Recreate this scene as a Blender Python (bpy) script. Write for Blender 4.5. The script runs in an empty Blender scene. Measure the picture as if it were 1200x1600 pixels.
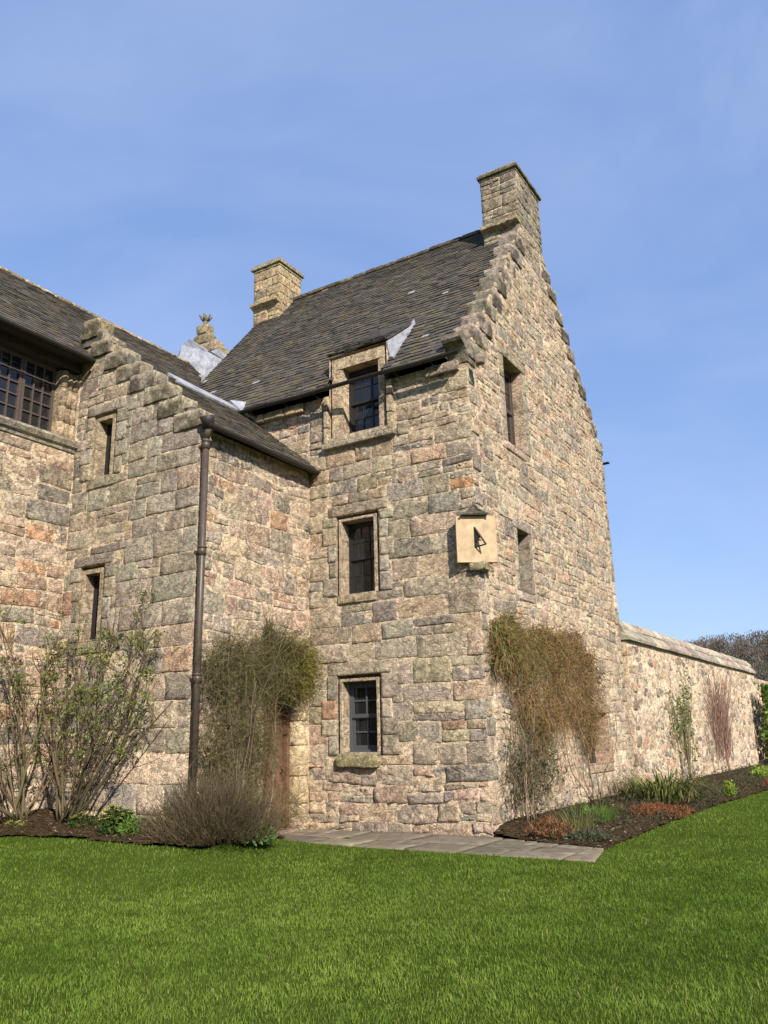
import bpy, math, random
import numpy as np
from mathutils import Vector, Matrix, noise as mnoise

# ---------------------------------------------------------------- camera, sky, sun, exposure
S = bpy.context.scene
C = S.collection
cam_d = bpy.data.cameras.new('camera'); cam = bpy.data.objects.new('camera', cam_d); C.objects.link(cam)
S.camera = cam
cam_d.sensor_fit = 'VERTICAL'; cam_d.sensor_height = 36.0; cam_d.lens = 36.0*1267.78/1600.0
cam_d.clip_start = 0.1; cam_d.clip_end = 3000
Rv = Vector((0.85082758, 0.52496434, -0.02246922)); Uv = Vector((0.15862124, -0.21584548, 0.96345733)); Fv = Vector((-0.50093087, 0.82330017, 0.26691778))
M = Matrix((Rv, Uv, -Fv)).transposed().to_4x4(); M.translation = Vector((5.87108921, -12.76126722, 1.6))
cam.matrix_world = M

SUN = Vector((1.25, -0.90, 1.0)).normalized()
sun_el = math.asin(SUN.z); sun_az = math.atan2(SUN.x, SUN.y)
W_ = bpy.data.worlds.new('World'); S.world = W_; W_.use_nodes = True
nt = W_.node_tree; nt.nodes.clear()
out = nt.nodes.new('ShaderNodeOutputWorld'); bg = nt.nodes.new('ShaderNodeBackground')
sky = nt.nodes.new('ShaderNodeTexSky'); sky.sky_type = 'NISHITA'; sky.sun_disc = False
sky.sun_elevation = sun_el; sky.sun_rotation = sun_az; sky.air_density = 1.0; sky.dust_density = 0.6; sky.ozone_density = 2.2
tc = nt.nodes.new('ShaderNodeTexCoord'); mp = nt.nodes.new('ShaderNodeMapping'); mp.inputs['Scale'].default_value = (1.2, 0.9, 2.6); mp.inputs['Rotation'].default_value = (0.35, 0.25, 0.4)
nz = nt.nodes.new('ShaderNodeTexNoise'); nz.inputs['Scale'].default_value = 1.7; nz.inputs['Detail'].default_value = 7; nz.inputs['Roughness'].default_value = 0.55; nz.inputs['Distortion'].default_value = 0.6
rp = nt.nodes.new('ShaderNodeValToRGB'); rp.color_ramp.elements[0].position = 0.38; rp.color_ramp.elements[0].color = (0, 0, 0, 1); rp.color_ramp.elements[1].position = 0.75; rp.color_ramp.elements[1].color = (0.30, 0.30, 0.30, 1)
mx = nt.nodes.new('ShaderNodeMix'); mx.data_type = 'RGBA'; mx.inputs['B'].default_value = (3.2, 3.6, 4.8, 1)
nt.links.new(tc.outputs['Generated'], mp.inputs['Vector']); nt.links.new(mp.outputs['Vector'], nz.inputs['Vector'])
nt.links.new(nz.outputs['Fac'], rp.inputs['Fac']); nt.links.new(rp.outputs['Color'], mx.inputs['Factor'])
veil = nt.nodes.new('ShaderNodeMix'); veil.data_type = 'RGBA'; veil.inputs['Factor'].default_value = 0.64; veil.inputs['B'].default_value = (1.20, 1.93, 3.85, 1)
nt.links.new(sky.outputs['Color'], veil.inputs['A']); nt.links.new(veil.outputs['Result'], mx.inputs['A']); nt.links.new(mx.outputs['Result'], bg.inputs['Color'])
bg.inputs['Strength'].default_value = 0.12
nt.links.new(bg.outputs['Background'], out.inputs['Surface'])
sl = bpy.data.lights.new('sun', 'SUN'); sl.energy = 4.6; sl.angle = math.radians(0.5); sl.color = (1.0, 0.92, 0.80)
so = bpy.data.objects.new('sun', sl); C.objects.link(so); so.rotation_euler = SUN.to_track_quat('Z', 'Y').to_euler(); so.location = (20, -10, 20)
S.view_settings.view_transform = 'Standard'; S.view_settings.look = 'None'; S.view_settings.gamma = 1.0; S.view_settings.exposure = 0.85
S.view_settings.use_curve_mapping = False

# ---------------------------------------------------------------- constants of the place
TW, TD, JP, JL = 3.661, 8.549, 3.167, -6.974      # tower front width, tower depth, wing projection, main range wall x
rnd = random.Random(7)

def sstep(a, b, x):
    t = min(1.0, max(0.0, (x-a)/(b-a))); return t*t*(3-2*t)
def ground(x, y):
    return 0.30*sstep(-1.4, -3.4, x)*sstep(-1.4, -3.2, y)*(1-0.5*sstep(-6.0, -11.0, y))
def fbm(x, y, z=0.0, o=3):
    return mnoise.fractal(Vector((x, y, z)), 0.9, 2.0, o)

# ---------------------------------------------------------------- materials
def nodes(name):
    m = bpy.data.materials.new(name); m.use_nodes = True
    n = m.node_tree; b = n.nodes['Principled BSDF']
    return m, n, b
def mk(n, t, **kw):
    q = n.nodes.new(t)
    for k, v in kw.items(): q.inputs[k].default_value = v
    return q
def noise_n(n, co, scale, detail=4, rough=0.55, dist=0.0):
    q = mk(n, 'ShaderNodeTexNoise', Scale=scale, Detail=detail, Roughness=rough, Distortion=dist); n.links.new(co, q.inputs['Vector']); return q.outputs['Fac']
def ramp(n, f, p0, p1, c0=(0, 0, 0, 1), c1=(1, 1, 1, 1)):
    q = n.nodes.new('ShaderNodeValToRGB'); e = q.color_ramp.elements
    e[0].position = p0; e[1].position = p1; e[0].color = c0; e[1].color = c1; n.links.new(f, q.inputs['Fac']); return q.outputs['Color']
def mixc(n, f, a, b, mode='MIX'):
    q = n.nodes.new('ShaderNodeMix'); q.data_type = 'RGBA'; q.blend_type = mode
    for s, v in (('Factor', f), ('A', a), ('B', b)):
        if isinstance(v, (int, float)): q.inputs[s].default_value = v
        elif isinstance(v, tuple): q.inputs[s].default_value = v
        else: n.links.new(v, q.inputs[s])
    return q.outputs['Result']
def mth(n, op, a, b):
    q = n.nodes.new('ShaderNodeMath'); q.operation = op
    for i, v in enumerate((a, b)):
        if isinstance(v, (int, float)): q.inputs[i].default_value = v
        else: n.links.new(v, q.inputs[i])
    return q.outputs[0]
def bump(n, b, h, strength, dist):
    q = mk(n, 'ShaderNodeBump', Strength=strength, Distance=dist); n.links.new(h, q.inputs['Height']); n.links.new(q.outputs['Normal'], b.inputs['Normal'])

def stone_mat():
    m, n, b = nodes('stone_masonry')
    pos = n.nodes.new('ShaderNodeNewGeometry').outputs['Position']
    at = n.nodes.new('ShaderNodeAttribute'); at.attribute_name = 'Col'
    col = at.outputs['Color']
    n1 = noise_n(n, pos, 7.0, 6, 0.65, 0.4); n2 = noise_n(n, pos, 45.0, 4, 0.7)
    col = mixc(n, 1.0, col, ramp(n, n1, 0.25, 0.78, (0.83, 0.80, 0.82, 1), (2.04, 1.87, 1.76, 1)), 'MULTIPLY')
    col = mixc(n, 0.75, col, ramp(n, n2, 0.25, 0.75, (0.62, 0.62, 0.62, 1), (1.36, 1.36, 1.36, 1)), 'MULTIPLY')
    pt = noise_n(n, pos, 13.0, 6, 0.7, 0.5)
    col = mixc(n, 1.0, col, ramp(n, pt, 0.30, 0.70, (0.74, 0.74, 0.755, 1), (1.36, 1.34, 1.29, 1)), 'MULTIPLY')  # pale highlights and darks of the chiselled relief mixed into the colour
    oc = mth(n, 'MULTIPLY', ramp(n, noise_n(n, pos, 3.3, 6, 0.7, 0.5), 0.58, 0.72), 0.40)
    col = mixc(n, oc, col, (0.36, 0.235, 0.13, 1))
    ck = mth(n, 'ABSOLUTE', mth(n, 'SUBTRACT', noise_n(n, pos, 4.5, 7, 0.62, 0.9), 0.5), 0.0)
    ckm = ramp(n, ck, 0.004, 0.030, (0.64, 0.62, 0.60, 1), (1, 1, 1, 1))
    col = mixc(n, ramp(n, noise_n(n, pos, 1.9, 3, 0.5), 0.42, 0.58), col, mixc(n, 1.0, col, ckm, 'MULTIPLY'))
    # pale lime mortar smeared over the faces, where the attribute's alpha allows
    sm = mth(n, 'MULTIPLY', ramp(n, noise_n(n, pos, 9.0, 7, 0.72, 0.8), 0.50, 0.60), at.outputs['Alpha'])
    col = mixc(n, sm, col, (0.62, 0.54, 0.41, 1))
    # dark weather stains and yellow-green lichen with their own shapes
    st = mth(n, 'MULTIPLY', ramp(n, noise_n(n, pos, 1.3, 8, 0.7, 0.6), 0.53, 0.70), ramp(n, noise_n(n, pos, 11.0, 5, 0.7), 0.40, 0.60))
    col = mixc(n, mth(n, 'MULTIPLY', st, 0.78), col, (0.075, 0.070, 0.062, 1))
    li = mth(n, 'MULTIPLY', ramp(n, noise_n(n, pos, 2.1, 6, 0.7, 0.3), 0.60, 0.72), ramp(n, noise_n(n, pos, 22.0, 4, 0.6), 0.45, 0.6))
    col = mixc(n, mth(n, 'MULTIPLY', li, 0.22), col, (0.28, 0.22, 0.08, 1))
    n.links.new(col, b.inputs['Base Color']); b.inputs['Roughness'].default_value = 0.95; b.inputs['Specular IOR Level'].default_value = 0.1
    mp = n.nodes.new('ShaderNodeMapping'); mp.inputs['Rotation'].default_value = (0.6, 0.5, 0.4); mp.inputs['Scale'].default_value = (1, 1, 3.0); n.links.new(pos, mp.inputs['Vector'])
    tool = noise_n(n, mp.outputs['Vector'], 11.0, 4, 0.65, 0.9); pit = noise_n(n, pos, 17.0, 6, 0.7, 0.3)
    h = mth(n, 'ADD', mth(n, 'MULTIPLY', ramp(n, ck, 0.0, 0.03), 0.7), mth(n, 'ADD', mth(n, 'MULTIPLY', n2, 0.35), mth(n, 'ADD', mth(n, 'MULTIPLY', tool, 1.3), mth(n, 'MULTIPLY', pit, 1.3))))
    bump(n, b, h, 0.9, 0.042)
    return m
def plain(name, col, rough=0.6, var=0.25, scale=20, bmp=0.2, dist=0.004, metal=0.0, spec=0.4, attr=False, streak=None):
    m, n, b = nodes(name)
    pos = n.nodes.new('ShaderNodeNewGeometry').outputs['Position']
    c = (*col, 1)
    if attr:
        a = n.nodes.new('ShaderNodeAttribute'); a.attribute_name = 'Col'; c = a.outputs['Color']
    f = noise_n(n, pos, scale, 5, 0.6, 0.3)
    c = mixc(n, 1.0, c, ramp(n, f, 0.25, 0.75, (1-var,)*3+(1,), (1+var,)*3+(1,)), 'MULTIPLY')
    if streak:
        c = mixc(n, ramp(n, noise_n(n, pos, streak[1], 6, 0.7), streak[2], streak[3]), c, (*streak[0], 1))
    n.links.new(c, b.inputs['Base Color'])
    b.inputs['Roughness'].default_value = rough; b.inputs['Metallic'].default_value = metal; b.inputs['Specular IOR Level'].default_value = spec
    if bmp: bump(n, b, f, bmp, dist)
    return m
def leaf_mat(name, transl=0.25, rough=0.6):
    m, n, b = nodes(name)
    a = n.nodes.new('ShaderNodeAttribute'); a.attribute_name = 'Col'
    n.links.new(a.outputs['Color'], b.inputs['Base Color']); b.inputs['Roughness'].default_value = rough; b.inputs['Specular IOR Level'].default_value = 0.06
    t = n.nodes.new('ShaderNodeBsdfTranslucent'); n.links.new(a.outputs['Color'], t.inputs['Color'])
    x = n.nodes.new('ShaderNodeMixShader'); x.inputs[0].default_value = transl
    n.links.new(b.outputs[0], x.inputs[1]); n.links.new(t.outputs[0], x.inputs[2]); n.links.new(x.outputs[0], n.nodes['Material Output'].inputs[0])
    return m
STONE = stone_mat()
SLATE = plain('roof_slate', (0.1, 0.1, 0.1), 0.85, 0.45, 14, 0.6, 0.012, attr=True, spec=0.2, streak=((0.15, 0.115, 0.05), 9.0, 0.60, 0.78))
IRON = plain('painted_iron', (0.062, 0.046, 0.036), 0.45, 0.35, 12, 0.25, 0.004)
GUTTER = plain('dark_gutter_iron', (0.022, 0.018, 0.016), 0.6, 0.4, 10, 0.3, 0.004)
LEAD = plain('lead_sheet', (0.27, 0.28, 0.31), 0.5, 0.4, 4, 0.9, 0.08, spec=0.5)
BROWNWOOD = plain('brown_window_paint', (0.07, 0.050, 0.042), 0.55, 0.25, 25, 0.2, 0.003)
DARKWOOD = plain('dark_window_paint', (0.016, 0.014, 0.014), 0.6, 0.4, 25, 0.2, 0.003)
GREYWOOD = plain('grey_window_paint', (0.06, 0.064, 0.07), 0.5, 0.2, 25, 0.2, 0.003)
DOORWOOD = plain('weathered_door_wood', (0.12, 0.062, 0.036), 0.8, 0.5, 9, 0.5, 0.01)
TIMBER = plain('dark_timber', (0.04, 0.034, 0.028), 0.85, 0.5, 9, 0.5, 0.01)
PLANT = leaf_mat('leaves'); TWIG = leaf_mat('twigs', 0.0, 0.8); GRASSM = leaf_mat('grass_blades', 0.35, 0.8)
DIALM = plain('sundial_sandstone', (0.40, 0.30, 0.185), 0.9, 0.30, 7, 0.35, 0.008, streak=((0.38, 0.235, 0.13), 6.0, 0.52, 0.75))
SOIL = plain('garden_soil', (0.05, 0.034, 0.019), 1.0, 0.75, 13, 1.0, 0.09, spec=0.05)
PAVING = plain('paving_stone', (0.20, 0.165, 0.12), 0.95, 0.32, 6, 0.6, 0.02, attr=True, spec=0.15, streak=((0.10, 0.085, 0.055), 2.2, 0.5, 0.75))
def glass_mat():
    m, n, b = nodes('window_glass')
    pos = n.nodes.new('ShaderNodeNewGeometry').outputs['Position']
    b.inputs['Base Color'].default_value = (0.012, 0.013, 0.014, 1); b.inputs['Roughness'].default_value = 0.06; b.inputs['IOR'].default_value = 1.5
    bump(n, b, noise_n(n, pos, 6.0, 2, 0.5), 0.12, 0.02)
    return m
GLASS = glass_mat()
def lawn_mat():
    m, n, b = nodes('lawn_turf')
    pos = n.nodes.new('ShaderNodeNewGeometry').outputs['Position']
    c = ramp(n, noise_n(n, pos, 0.55, 6, 0.65), 0.3, 0.7, (0.042, 0.066, 0.010, 1), (0.070, 0.104, 0.017, 1))
    c = mixc(n, 0.8, c, ramp(n, noise_n(n, pos, 60, 4, 0.7), 0.3, 0.7, (0.5, 0.5, 0.5, 1), (1.4, 1.4, 1.4, 1)), 'MULTIPLY')
    n.links.new(c, b.inputs['Base Color']); b.inputs['Roughness'].default_value = 1.0; b.inputs['Specular IOR Level'].default_value = 0.0
    bump(n, b, noise_n(n, pos, 70, 4, 0.7), 0.8, 0.03)
    return m
LAWN = lawn_mat()

# ---------------------------------------------------------------- mesh collecting helpers
class MB:
    def __init__(s): s.v = []; s.f = []; s.c = []; s.sm = []
    def add(s, vs, fs, col=(0.3, 0.3, 0.3, 0), smooth=False):
        o = len(s.v); s.v.extend([tuple(p) for p in vs])
        if isinstance(col, list): s.c.extend(col)
        else:
            if len(col) == 3: col = (*col, 0.0)
            s.c.extend([col]*len(vs))
        for f in fs: s.f.append(tuple(i+o for i in f)); s.sm.append(smooth)
    def box(s, lo, hi, col=(0.3, 0.3, 0.3, 0)):
        (a, b, c), (d, e, f) = lo, hi
        s.add([(a, b, c), (d, b, c), (d, e, c), (a, e, c), (a, b, f), (d, b, f), (d, e, f), (a, e, f)],
              [(0, 3, 2, 1), (4, 5, 6, 7), (0, 1, 5, 4), (1, 2, 6, 5), (2, 3, 7, 6), (3, 0, 4, 7)], col)
    def tube(s, pts, r0, r1=None, n=5, col=(0.1, 0.1, 0.1, 0), cap=True, smooth=True):
        r1 = r0 if r1 is None else r1
        pts = [Vector(p) for p in pts]; k = len(pts); vs = []; fs = []
        ref = Vector((0.31, 0.17, 0.94))
        for i, p in enumerate(pts):
            t = (pts[min(i+1, k-1)]-pts[max(i-1, 0)])
            if t.length < 1e-9: t = Vector((0, 0, 1))
            t.normalize(); rr = ref if abs(t.dot(ref)) < 0.95 else Vector((1, 0, 0))
            a = t.cross(rr).normalized(); b = t.cross(a); r = r0+(r1-r0)*i/max(1, k-1)
            for j in range(n):
                w = 2*math.pi*j/n; vs.append(p+a*(r*math.cos(w))+b*(r*math.sin(w)))
        for i in range(k-1):
            for j in range(n):
                j2 = (j+1) % n; fs.append((i*n+j, i*n+j2, (i+1)*n+j2, (i+1)*n+j))
        if cap: fs.append(tuple(range(n-1, -1, -1))); fs.append(tuple((k-1)*n+j for j in range(n)))
        s.add(vs, fs, col, smooth)
        if cap: s.sm[-1] = s.sm[-2] = False
    def leaf(s, p, d, side, L, w, col):
        p = Vector(p); d = Vector(d); side = Vector(side)
        q = d.cross(side)*(0.12*L)
        s.add([p, p+d*(0.5*L)+side*(w*0.5)+q, p+d*L, p+d*(0.5*L)-side*(w*0.5)+q], [(0, 1, 2), (0, 2, 3)], col)
    def build(s, name, mat, parent=None):
        me = bpy.data.meshes.new(name); me.from_pydata(s.v, [], s.f); me.update()
        ca = me.color_attributes.new('Col', 'FLOAT_COLOR', 'POINT')
        ca.data.foreach_set('color', np.array(s.c, dtype=np.float32).ravel())
        me.polygons.foreach_set('use_smooth', np.array(s.sm, dtype=bool))
        me.materials.append(mat)
        o = bpy.data.objects.new(name, me); C.objects.link(o)
        if parent: o.parent = parent; o.matrix_parent_inverse = Matrix.Translation(-parent.location)
        return o
def thing(name, label, cat, loc=(0, 0, 0), group=None):
    o = bpy.data.objects.new(name, None); o.empty_display_size = 0.3; C.objects.link(o); o.location = loc
    return tag(o, label, cat, group)
def tag(o, label, cat, group=None):
    o['label'] = label; o['category'] = cat
    if group: o['group'] = group
    return o
def kind(o, k): o['kind'] = k; return o

class Fr:      # a wall's own frame: u along, v up, d outwards
    def __init__(s, O, U, N): s.O = Vector(O); s.U = Vector(U); s.N = Vector(N)
    def p(s, u, v, d=0.0): q = s.O+s.U*u+s.N*d; return (q.x, q.y, q.z+v)

# ---------------------------------------------------------------- masonry
def clip(poly, nx, ny, c):          # keep nx*x+ny*y <= c
    o = []
    for i in range(len(poly)):
        a = poly[i]; b = poly[(i+1) % len(poly)]; da = nx*a[0]+ny*a[1]-c; db = nx*b[0]+ny*b[1]-c
        if da <= 0: o.append(a)
        if (da < 0) != (db < 0) and abs(da-db) > 1e-12:
            t = da/(da-db); o.append((a[0]+(b[0]-a[0])*t, a[1]+(b[1]-a[1])*t))
    return o
def area(p): return 0.5*sum(p[i][0]*p[(i+1) % len(p)][1]-p[(i+1) % len(p)][0]*p[i][1] for i in range(len(p)))
def inset(p, e):
    xs = [q[0] for q in p]; ys = [q[1] for q in p]; cx, cy = (max(xs)+min(xs))/2, (max(ys)+min(ys))/2
    kx = 1-min(0.6, 2*e/max(1e-6, max(xs)-min(xs))); ky = 1-min(0.6, 2*e/max(1e-6, max(ys)-min(ys)))
    return [(cx+(q[0]-cx)*kx, cy+(q[1]-cy)*ky) for q in p]
def stone(mb, fr, poly, h, col, R, gap=0.012, edge=0.009, rough=0.006, jit=0.006, cut=0.014, smear=0.0):
    """one stone of a wall: an irregular rounded polygon standing h proud of the mortar"""
    if len(poly) < 3 or area(poly) < 0.002: return
    xs = [q[0] for q in poly]; ys = [q[1] for q in poly]; mw = min(max(xs)-min(xs), max(ys)-min(ys))
    if mw < 0.035: return
    # chamfer the corners, resample the sides
    q = []
    n = len(poly)
    for i in range(n):
        a, b, c = poly[i-1], poly[i], poly[(i+1) % n]
        for t_, o_ in ((a, 1), (c, 0)):
            L = math.hypot(t_[0]-b[0], t_[1]-b[1]) or 1; k = min(0.3, cut*R.uniform(0.4, 1.5)/L)
            q.append((b[0]+(t_[0]-b[0])*k, b[1]+(t_[1]-b[1])*k))
    r = []
    for i in range(len(q)):
        a, b = q[i], q[(i+1) % len(q)]; L = math.hypot(b[0]-a[0], b[1]-a[1]); m = max(1, int(L/0.11+0.5))
        for k in range(m):
            t = k/m; r.append((a[0]+(b[0]-a[0])*t+R.uniform(-jit, jit), a[1]+(b[1]-a[1])*t+R.uniform(-jit, jit)))
    e = min(edge, mw*0.22); p0 = inset(r, min(gap, mw*0.15)); p1 = inset(p0, e*0.35); p2 = inset(p0, e)
    cx = sum(a[0] for a in p2)/len(p2); cy = sum(a[1] for a in p2)/len(p2)
    sd = R.uniform(0, 90); tx, ty = R.uniform(-.02, .02), R.uniform(-.03, .02)
    def hh(a): return h+tx*(a[0]-cx)+ty*(a[1]-cy)+rough*1.6*fbm(a[0]*9, a[1]*9, sd, 3)
    vs = [fr.p(a[0], a[1], -0.02) for a in p0]+[fr.p(a[0], a[1], hh(a)*0.62) for a in p1]+[fr.p(a[0], a[1], hh(a)) for a in p2]
    n = len(p0); fs = []
    for k in range(2):
        for i in range(n): j = (i+1) % n; fs.append((k*n+i, k*n+j, k*n+n+j, k*n+n+i))
    last = 2*n
    for sc in (0.66, 0.33):
        for a in p2:
            w = (cx+(a[0]-cx)*sc, cy+(a[1]-cy)*sc); vs.append(fr.p(w[0], w[1], hh(w)+rough*0.4))
        o = len(vs)-n
        for i in range(n): j = (i+1) % n; fs.append((last+i, last+j, o+j, o+i))
        last = o
    vs.append(fr.p(cx, cy, hh((cx, cy))+rough*0.4))
    for i in range(n): fs.append((last+i, last+(i+1) % n, len(vs)-1))
    mb.add(vs, fs, (col[0], col[1], col[2], smear), True)

def pick(R, pal):
    t = R.random()*sum(w for w, _ in pal)
    for w, c in pal:
        t -= w
        if t <= 0: break
    k = R.uniform(0.80, 1.18); return tuple(x*k*R.uniform(0.96, 1.04) for x in c)
def excl_clip(poly, cen, rects):
    for (a, b, c, d) in rects:      # u0 u1 v0 v1
        xs = [q[0] for q in poly]; ys = [q[1] for q in poly]
        if not poly or max(xs) <= a or min(xs) >= b or max(ys) <= c or min(ys) >= d: continue
        s = [(a-cen[0], (1, 0, a)), (cen[0]-b, (-1, 0, -b)), (c-cen[1], (0, 1, c)), (cen[1]-d, (0, -1, -d))]
        best = max(s, key=lambda z: z[0])
        if best[0] <= 0: return []
        poly = clip(poly, *best[1])
        if len(poly) < 3: return []
    return poly
def coursed(mb, fr, u0, u1, v0, v1, R, pal, ch=(0.26, 0.4), sw=(0.35, 0.9), rects=(), lim=None, snick=0.25, h=(0.001, 0.017), smear=0.0, rough=0.006, warp=0.02, gap=0.012):
    marks = [v0, v1]
    vs = [v0]
    while vs[-1] < v1-ch[0]*0.6: vs.append(vs[-1]+R.uniform(*ch))
    k = (v1-v0)/(vs[-1]-v0); vs = [v0+(v-v0)*k for v in vs]
    sd = R.uniform(0, 50)
    def wp(u, v): return (u+warp*0.5*fbm(u*0.9, v*2.5, sd, 2), v+warp*1.3*fbm(u*0.8, v*0.7, sd+9, 2))
    for a, b in zip(vs[:-1], vs[1:]):
        u = u0
        while u < u1-0.02:
            w = R.uniform(*sw)
            if u+w > u1-sw[0]*0.6: w = u1-u
            cells = []
            if R.random() < snick:
                m = a+(b-a)*R.uniform(0.35, 0.65)
                for (c, d) in ((a, m), (m, b)):
                    if w > 0.35 and R.random() < 0.6:
                        x = u+w*R.uniform(0.3, 0.7); cells += [(u, x, c, d), (x, u+w, c, d)]
                    else: cells.append((u, u+w, c, d))
            else: cells.append((u, u+w, a, b))
            for (p, q, c, d) in cells:
                poly = [wp(p, c), wp(q, c), wp(q, d), wp(p, d)]
                js = 0.018
                poly = [(x+R.uniform(-js, js), y+R.uniform(-js, js)) for x, y in poly]
                for nx, ny, cc in ((-1, 0, -u0), (1, 0, u1), (0, -1, -v0), (0, 1, v1)): poly = clip(poly, nx, ny, cc) if poly else []
                for l in (lim or ()): poly = clip(poly, *l) if len(poly) > 2 else []
                if len(poly) < 3: continue
                # overlapping an opening: try whichever side keeps the stone's centre
                cen = (sum(t[0] for t in poly)/len(poly), sum(t[1] for t in poly)/len(poly))
                hit = [r for r in rects if r[0] < cen[0] < r[1] and r[2] < cen[1] < r[3]]
                if hit:
                    r = hit[0]; parts = [clip(poly, 1, 0, r[0]), clip(poly, -1, 0, -r[1])]
                    if c < r[2]-0.1: parts = [clip(poly, 0, 1, r[2])]
                    if d > r[3]+0.1: parts = [clip(poly, 0, -1, -r[3])]
                else: parts = [poly]
                for pp in parts:
                    if len(pp) < 3: continue
                    ce = (sum(t[0] for t in pp)/len(pp), sum(t[1] for t in pp)/len(pp))
                    pp = excl_clip(pp, ce, rects)
                    if len(pp) > 2: stone(mb, fr, pp, R.uniform(*h), pick(R, pal), R, gap=gap, rough=rough, smear=smear*R.uniform(0.4, 1.2))
            u += w
def rubble(mb, fr, u0, u1, v0, v1, R, pal, size=0.3, asp=1.7, rects=(), lim=None, drop=0.0, h=(0.01, 0.035), smear=0.3, rough=0.008, gap=0.016, szf=None):
    """random rubble: Voronoi cells of a jittered brick grid, stretched along the bed"""
    sv = size; su = size*asp; rows = max(1, round((v1-v0)/sv)); sv = (v1-v0)/rows
    seeds = []
    for i in range(-1, rows+1):
        cols = max(1, round((u1-u0)/su)); s2 = (u1-u0)/cols; off = R.uniform(0, 1)
        for j in range(-1, cols+1):
            seeds.append((u0+(j+off+R.uniform(-.33, .33))*s2, v0+(i+0.5+R.uniform(-.36, .36))*sv))
            if R.random() < 0.22: seeds.append((u0+(j+off+R.uniform(-.5, .5))*s2, v0+(i+0.5+R.uniform(-.5, .5))*sv))
    P = np.array(seeds); Q = P/np.array([asp, 1.0])
    for i, (x, y) in enumerate(seeds):
        if x < u0-0.05 or x > u1+0.05 or y < v0-0.05 or y > v1+0.05: continue
        if any(r[0] < x < r[1] and r[2] < y < r[3] for r in rects): continue
        if lim and any(l[0]*x+l[1]*y > l[2] for l in lim): continue
        d = ((Q-Q[i])**2).sum(1); nb = np.argsort(d)[1:16]
        poly = [(x-su*1.5, y-sv*1.5), (x+su*1.5, y-sv*1.5), (x+su*1.5, y+sv*1.5), (x-su*1.5, y+sv*1.5)]
        for k in nb:
            # bisector in the stretched metric
            ax, ay = Q[i]; bx, by = Q[k]; nx, ny = (bx-ax)/asp, (by-ay); c = (bx*bx+by*by-ax*ax-ay*ay)/2
            poly = clip(poly, nx, ny, c)
            if len(poly) < 3: break
        if len(poly) < 3: continue
        for nx, ny, cc in ((-1, 0, -u0), (1, 0, u1), (0, -1, -v0), (0, 1, v1)): poly = clip(poly, nx, ny, cc) if len(poly) > 2 else []
        for l in (lim or ()): poly = clip(poly, *l) if len(poly) > 2 else []
        if len(poly) > 2: poly = excl_clip(poly, (x, y), rects)
        if len(poly) < 3 or R.random() < drop: continue
        stone(mb, fr, poly, R.uniform(*h), pick(R, pal), R, gap=gap*R.uniform(0.6, 1.6), rough=rough, jit=0.012, cut=0.05, smear=smear*R.uniform(0.3, 1.4))
MORTAR = (0.44, 0.375, 0.275, 0.0)
def backing(mb, fr, u0, u1, v0, v1, holes, col=MORTAR, cell=0.4):
    """mortar bed behind the stones with the openings left open"""
    us = sorted(set([u0, u1]+[x for h in holes for x in h[:2] if u0 < x < u1]+list(np.arange(u0+cell, u1-0.1, cell))))
    vs = sorted(set([v0, v1]+[x for h in holes for x in h[2:] if v0 < x < v1]+list(np.arange(v0+cell, v1-0.1, cell))))
    for a, b in zip(us[:-1], us[1:]):
        for c, d in zip(vs[:-1], vs[1:]):
            x, y = (a+b)/2, (c+d)/2
            if any(h[0] < x < h[1] and h[2] < y < h[3] for h in holes): continue
            mb.add([fr.p(a, c), fr.p(b, c), fr.p(b, d), fr.p(a, d)], [(0, 1, 2, 3)], col)
def rblock(mb, T, size, col, R, rough=0.012, rnd_=0.02, cell=0.12):
    """a rough dressed block: subdivided box with soft arrises; T maps local (x,y,z) in +-size/2 to world"""
    sx, sy, sz = size; sd = R.uniform(0, 90); dims = (sx, sy, sz)
    for ax in range(3):
        for sg in (-1, 1):
            a1, a2 = [(1, 2), (2, 0), (0, 1)][ax]
            def marks(L):
                e = min(rnd_, L*0.2); k = max(1, int(L/cell)); return [-L/2, -L/2+e]+[-L/2+e+(L-2*e)*i/k for i in range(1, k)]+[L/2-e, L/2]
            m1, m2 = marks(dims[a1]), marks(dims[a2]); vs = []; fs = []
            for q in m2:
                for p in m1:
                    c = [0, 0, 0]; c[ax] = sg*dims[ax]/2; c[a1] = p; c[a2] = q
                    o = [max(0, abs(c[i])-(dims[i]/2-min(rnd_, dims[i]*0.2))) for i in range(3)]
                    w = [c[i] for i in range(3)]; l = math.sqrt(sum(t*t for t in o)); rr = min(rnd_, min(dims)*0.2)
                    if l > rr:
                        for i in range(3):
                            if o[i] > 0: w[i] = math.copysign(dims[i]/2-min(rnd_, dims[i]*0.2)+o[i]/l*rr, c[i])
                    nv = mnoise.noise_vector(Vector((w[0]*5+sd, w[1]*5, w[2]*5)))*rough
                    vs.append(T(w[0]+nv.x, w[1]+nv.y, w[2]+nv.z))
            n1 = len(m1)
            for j in range(len(m2)-1):
                for i in range(n1-1):
                    f = (j*n1+i, j*n1+i+1, (j+1)*n1+i+1, (j+1)*n1+i); fs.append(f if sg > 0 else f[::-1])
            mb.add(vs, fs, (*col, 0.0), True)
GREYS = [(4, (0.275, 0.245, 0.19)), (3, (0.32, 0.275, 0.205)), (2.0, (0.24, 0.222, 0.185)), (1.6, (0.34, 0.28, 0.20)), (0.35, (0.29, 0.265, 0.18)), (0.12, (0.33, 0.235, 0.16))]
PINKS = [(3, (0.31, 0.26, 0.195)), (2.5, (0.33, 0.25, 0.19)), (2, (0.25, 0.22, 0.18)), (0.6, (0.35, 0.235, 0.15)), (1.2, (0.19, 0.175, 0.155)), (1.0, (0.38, 0.31, 0.215))]
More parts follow.
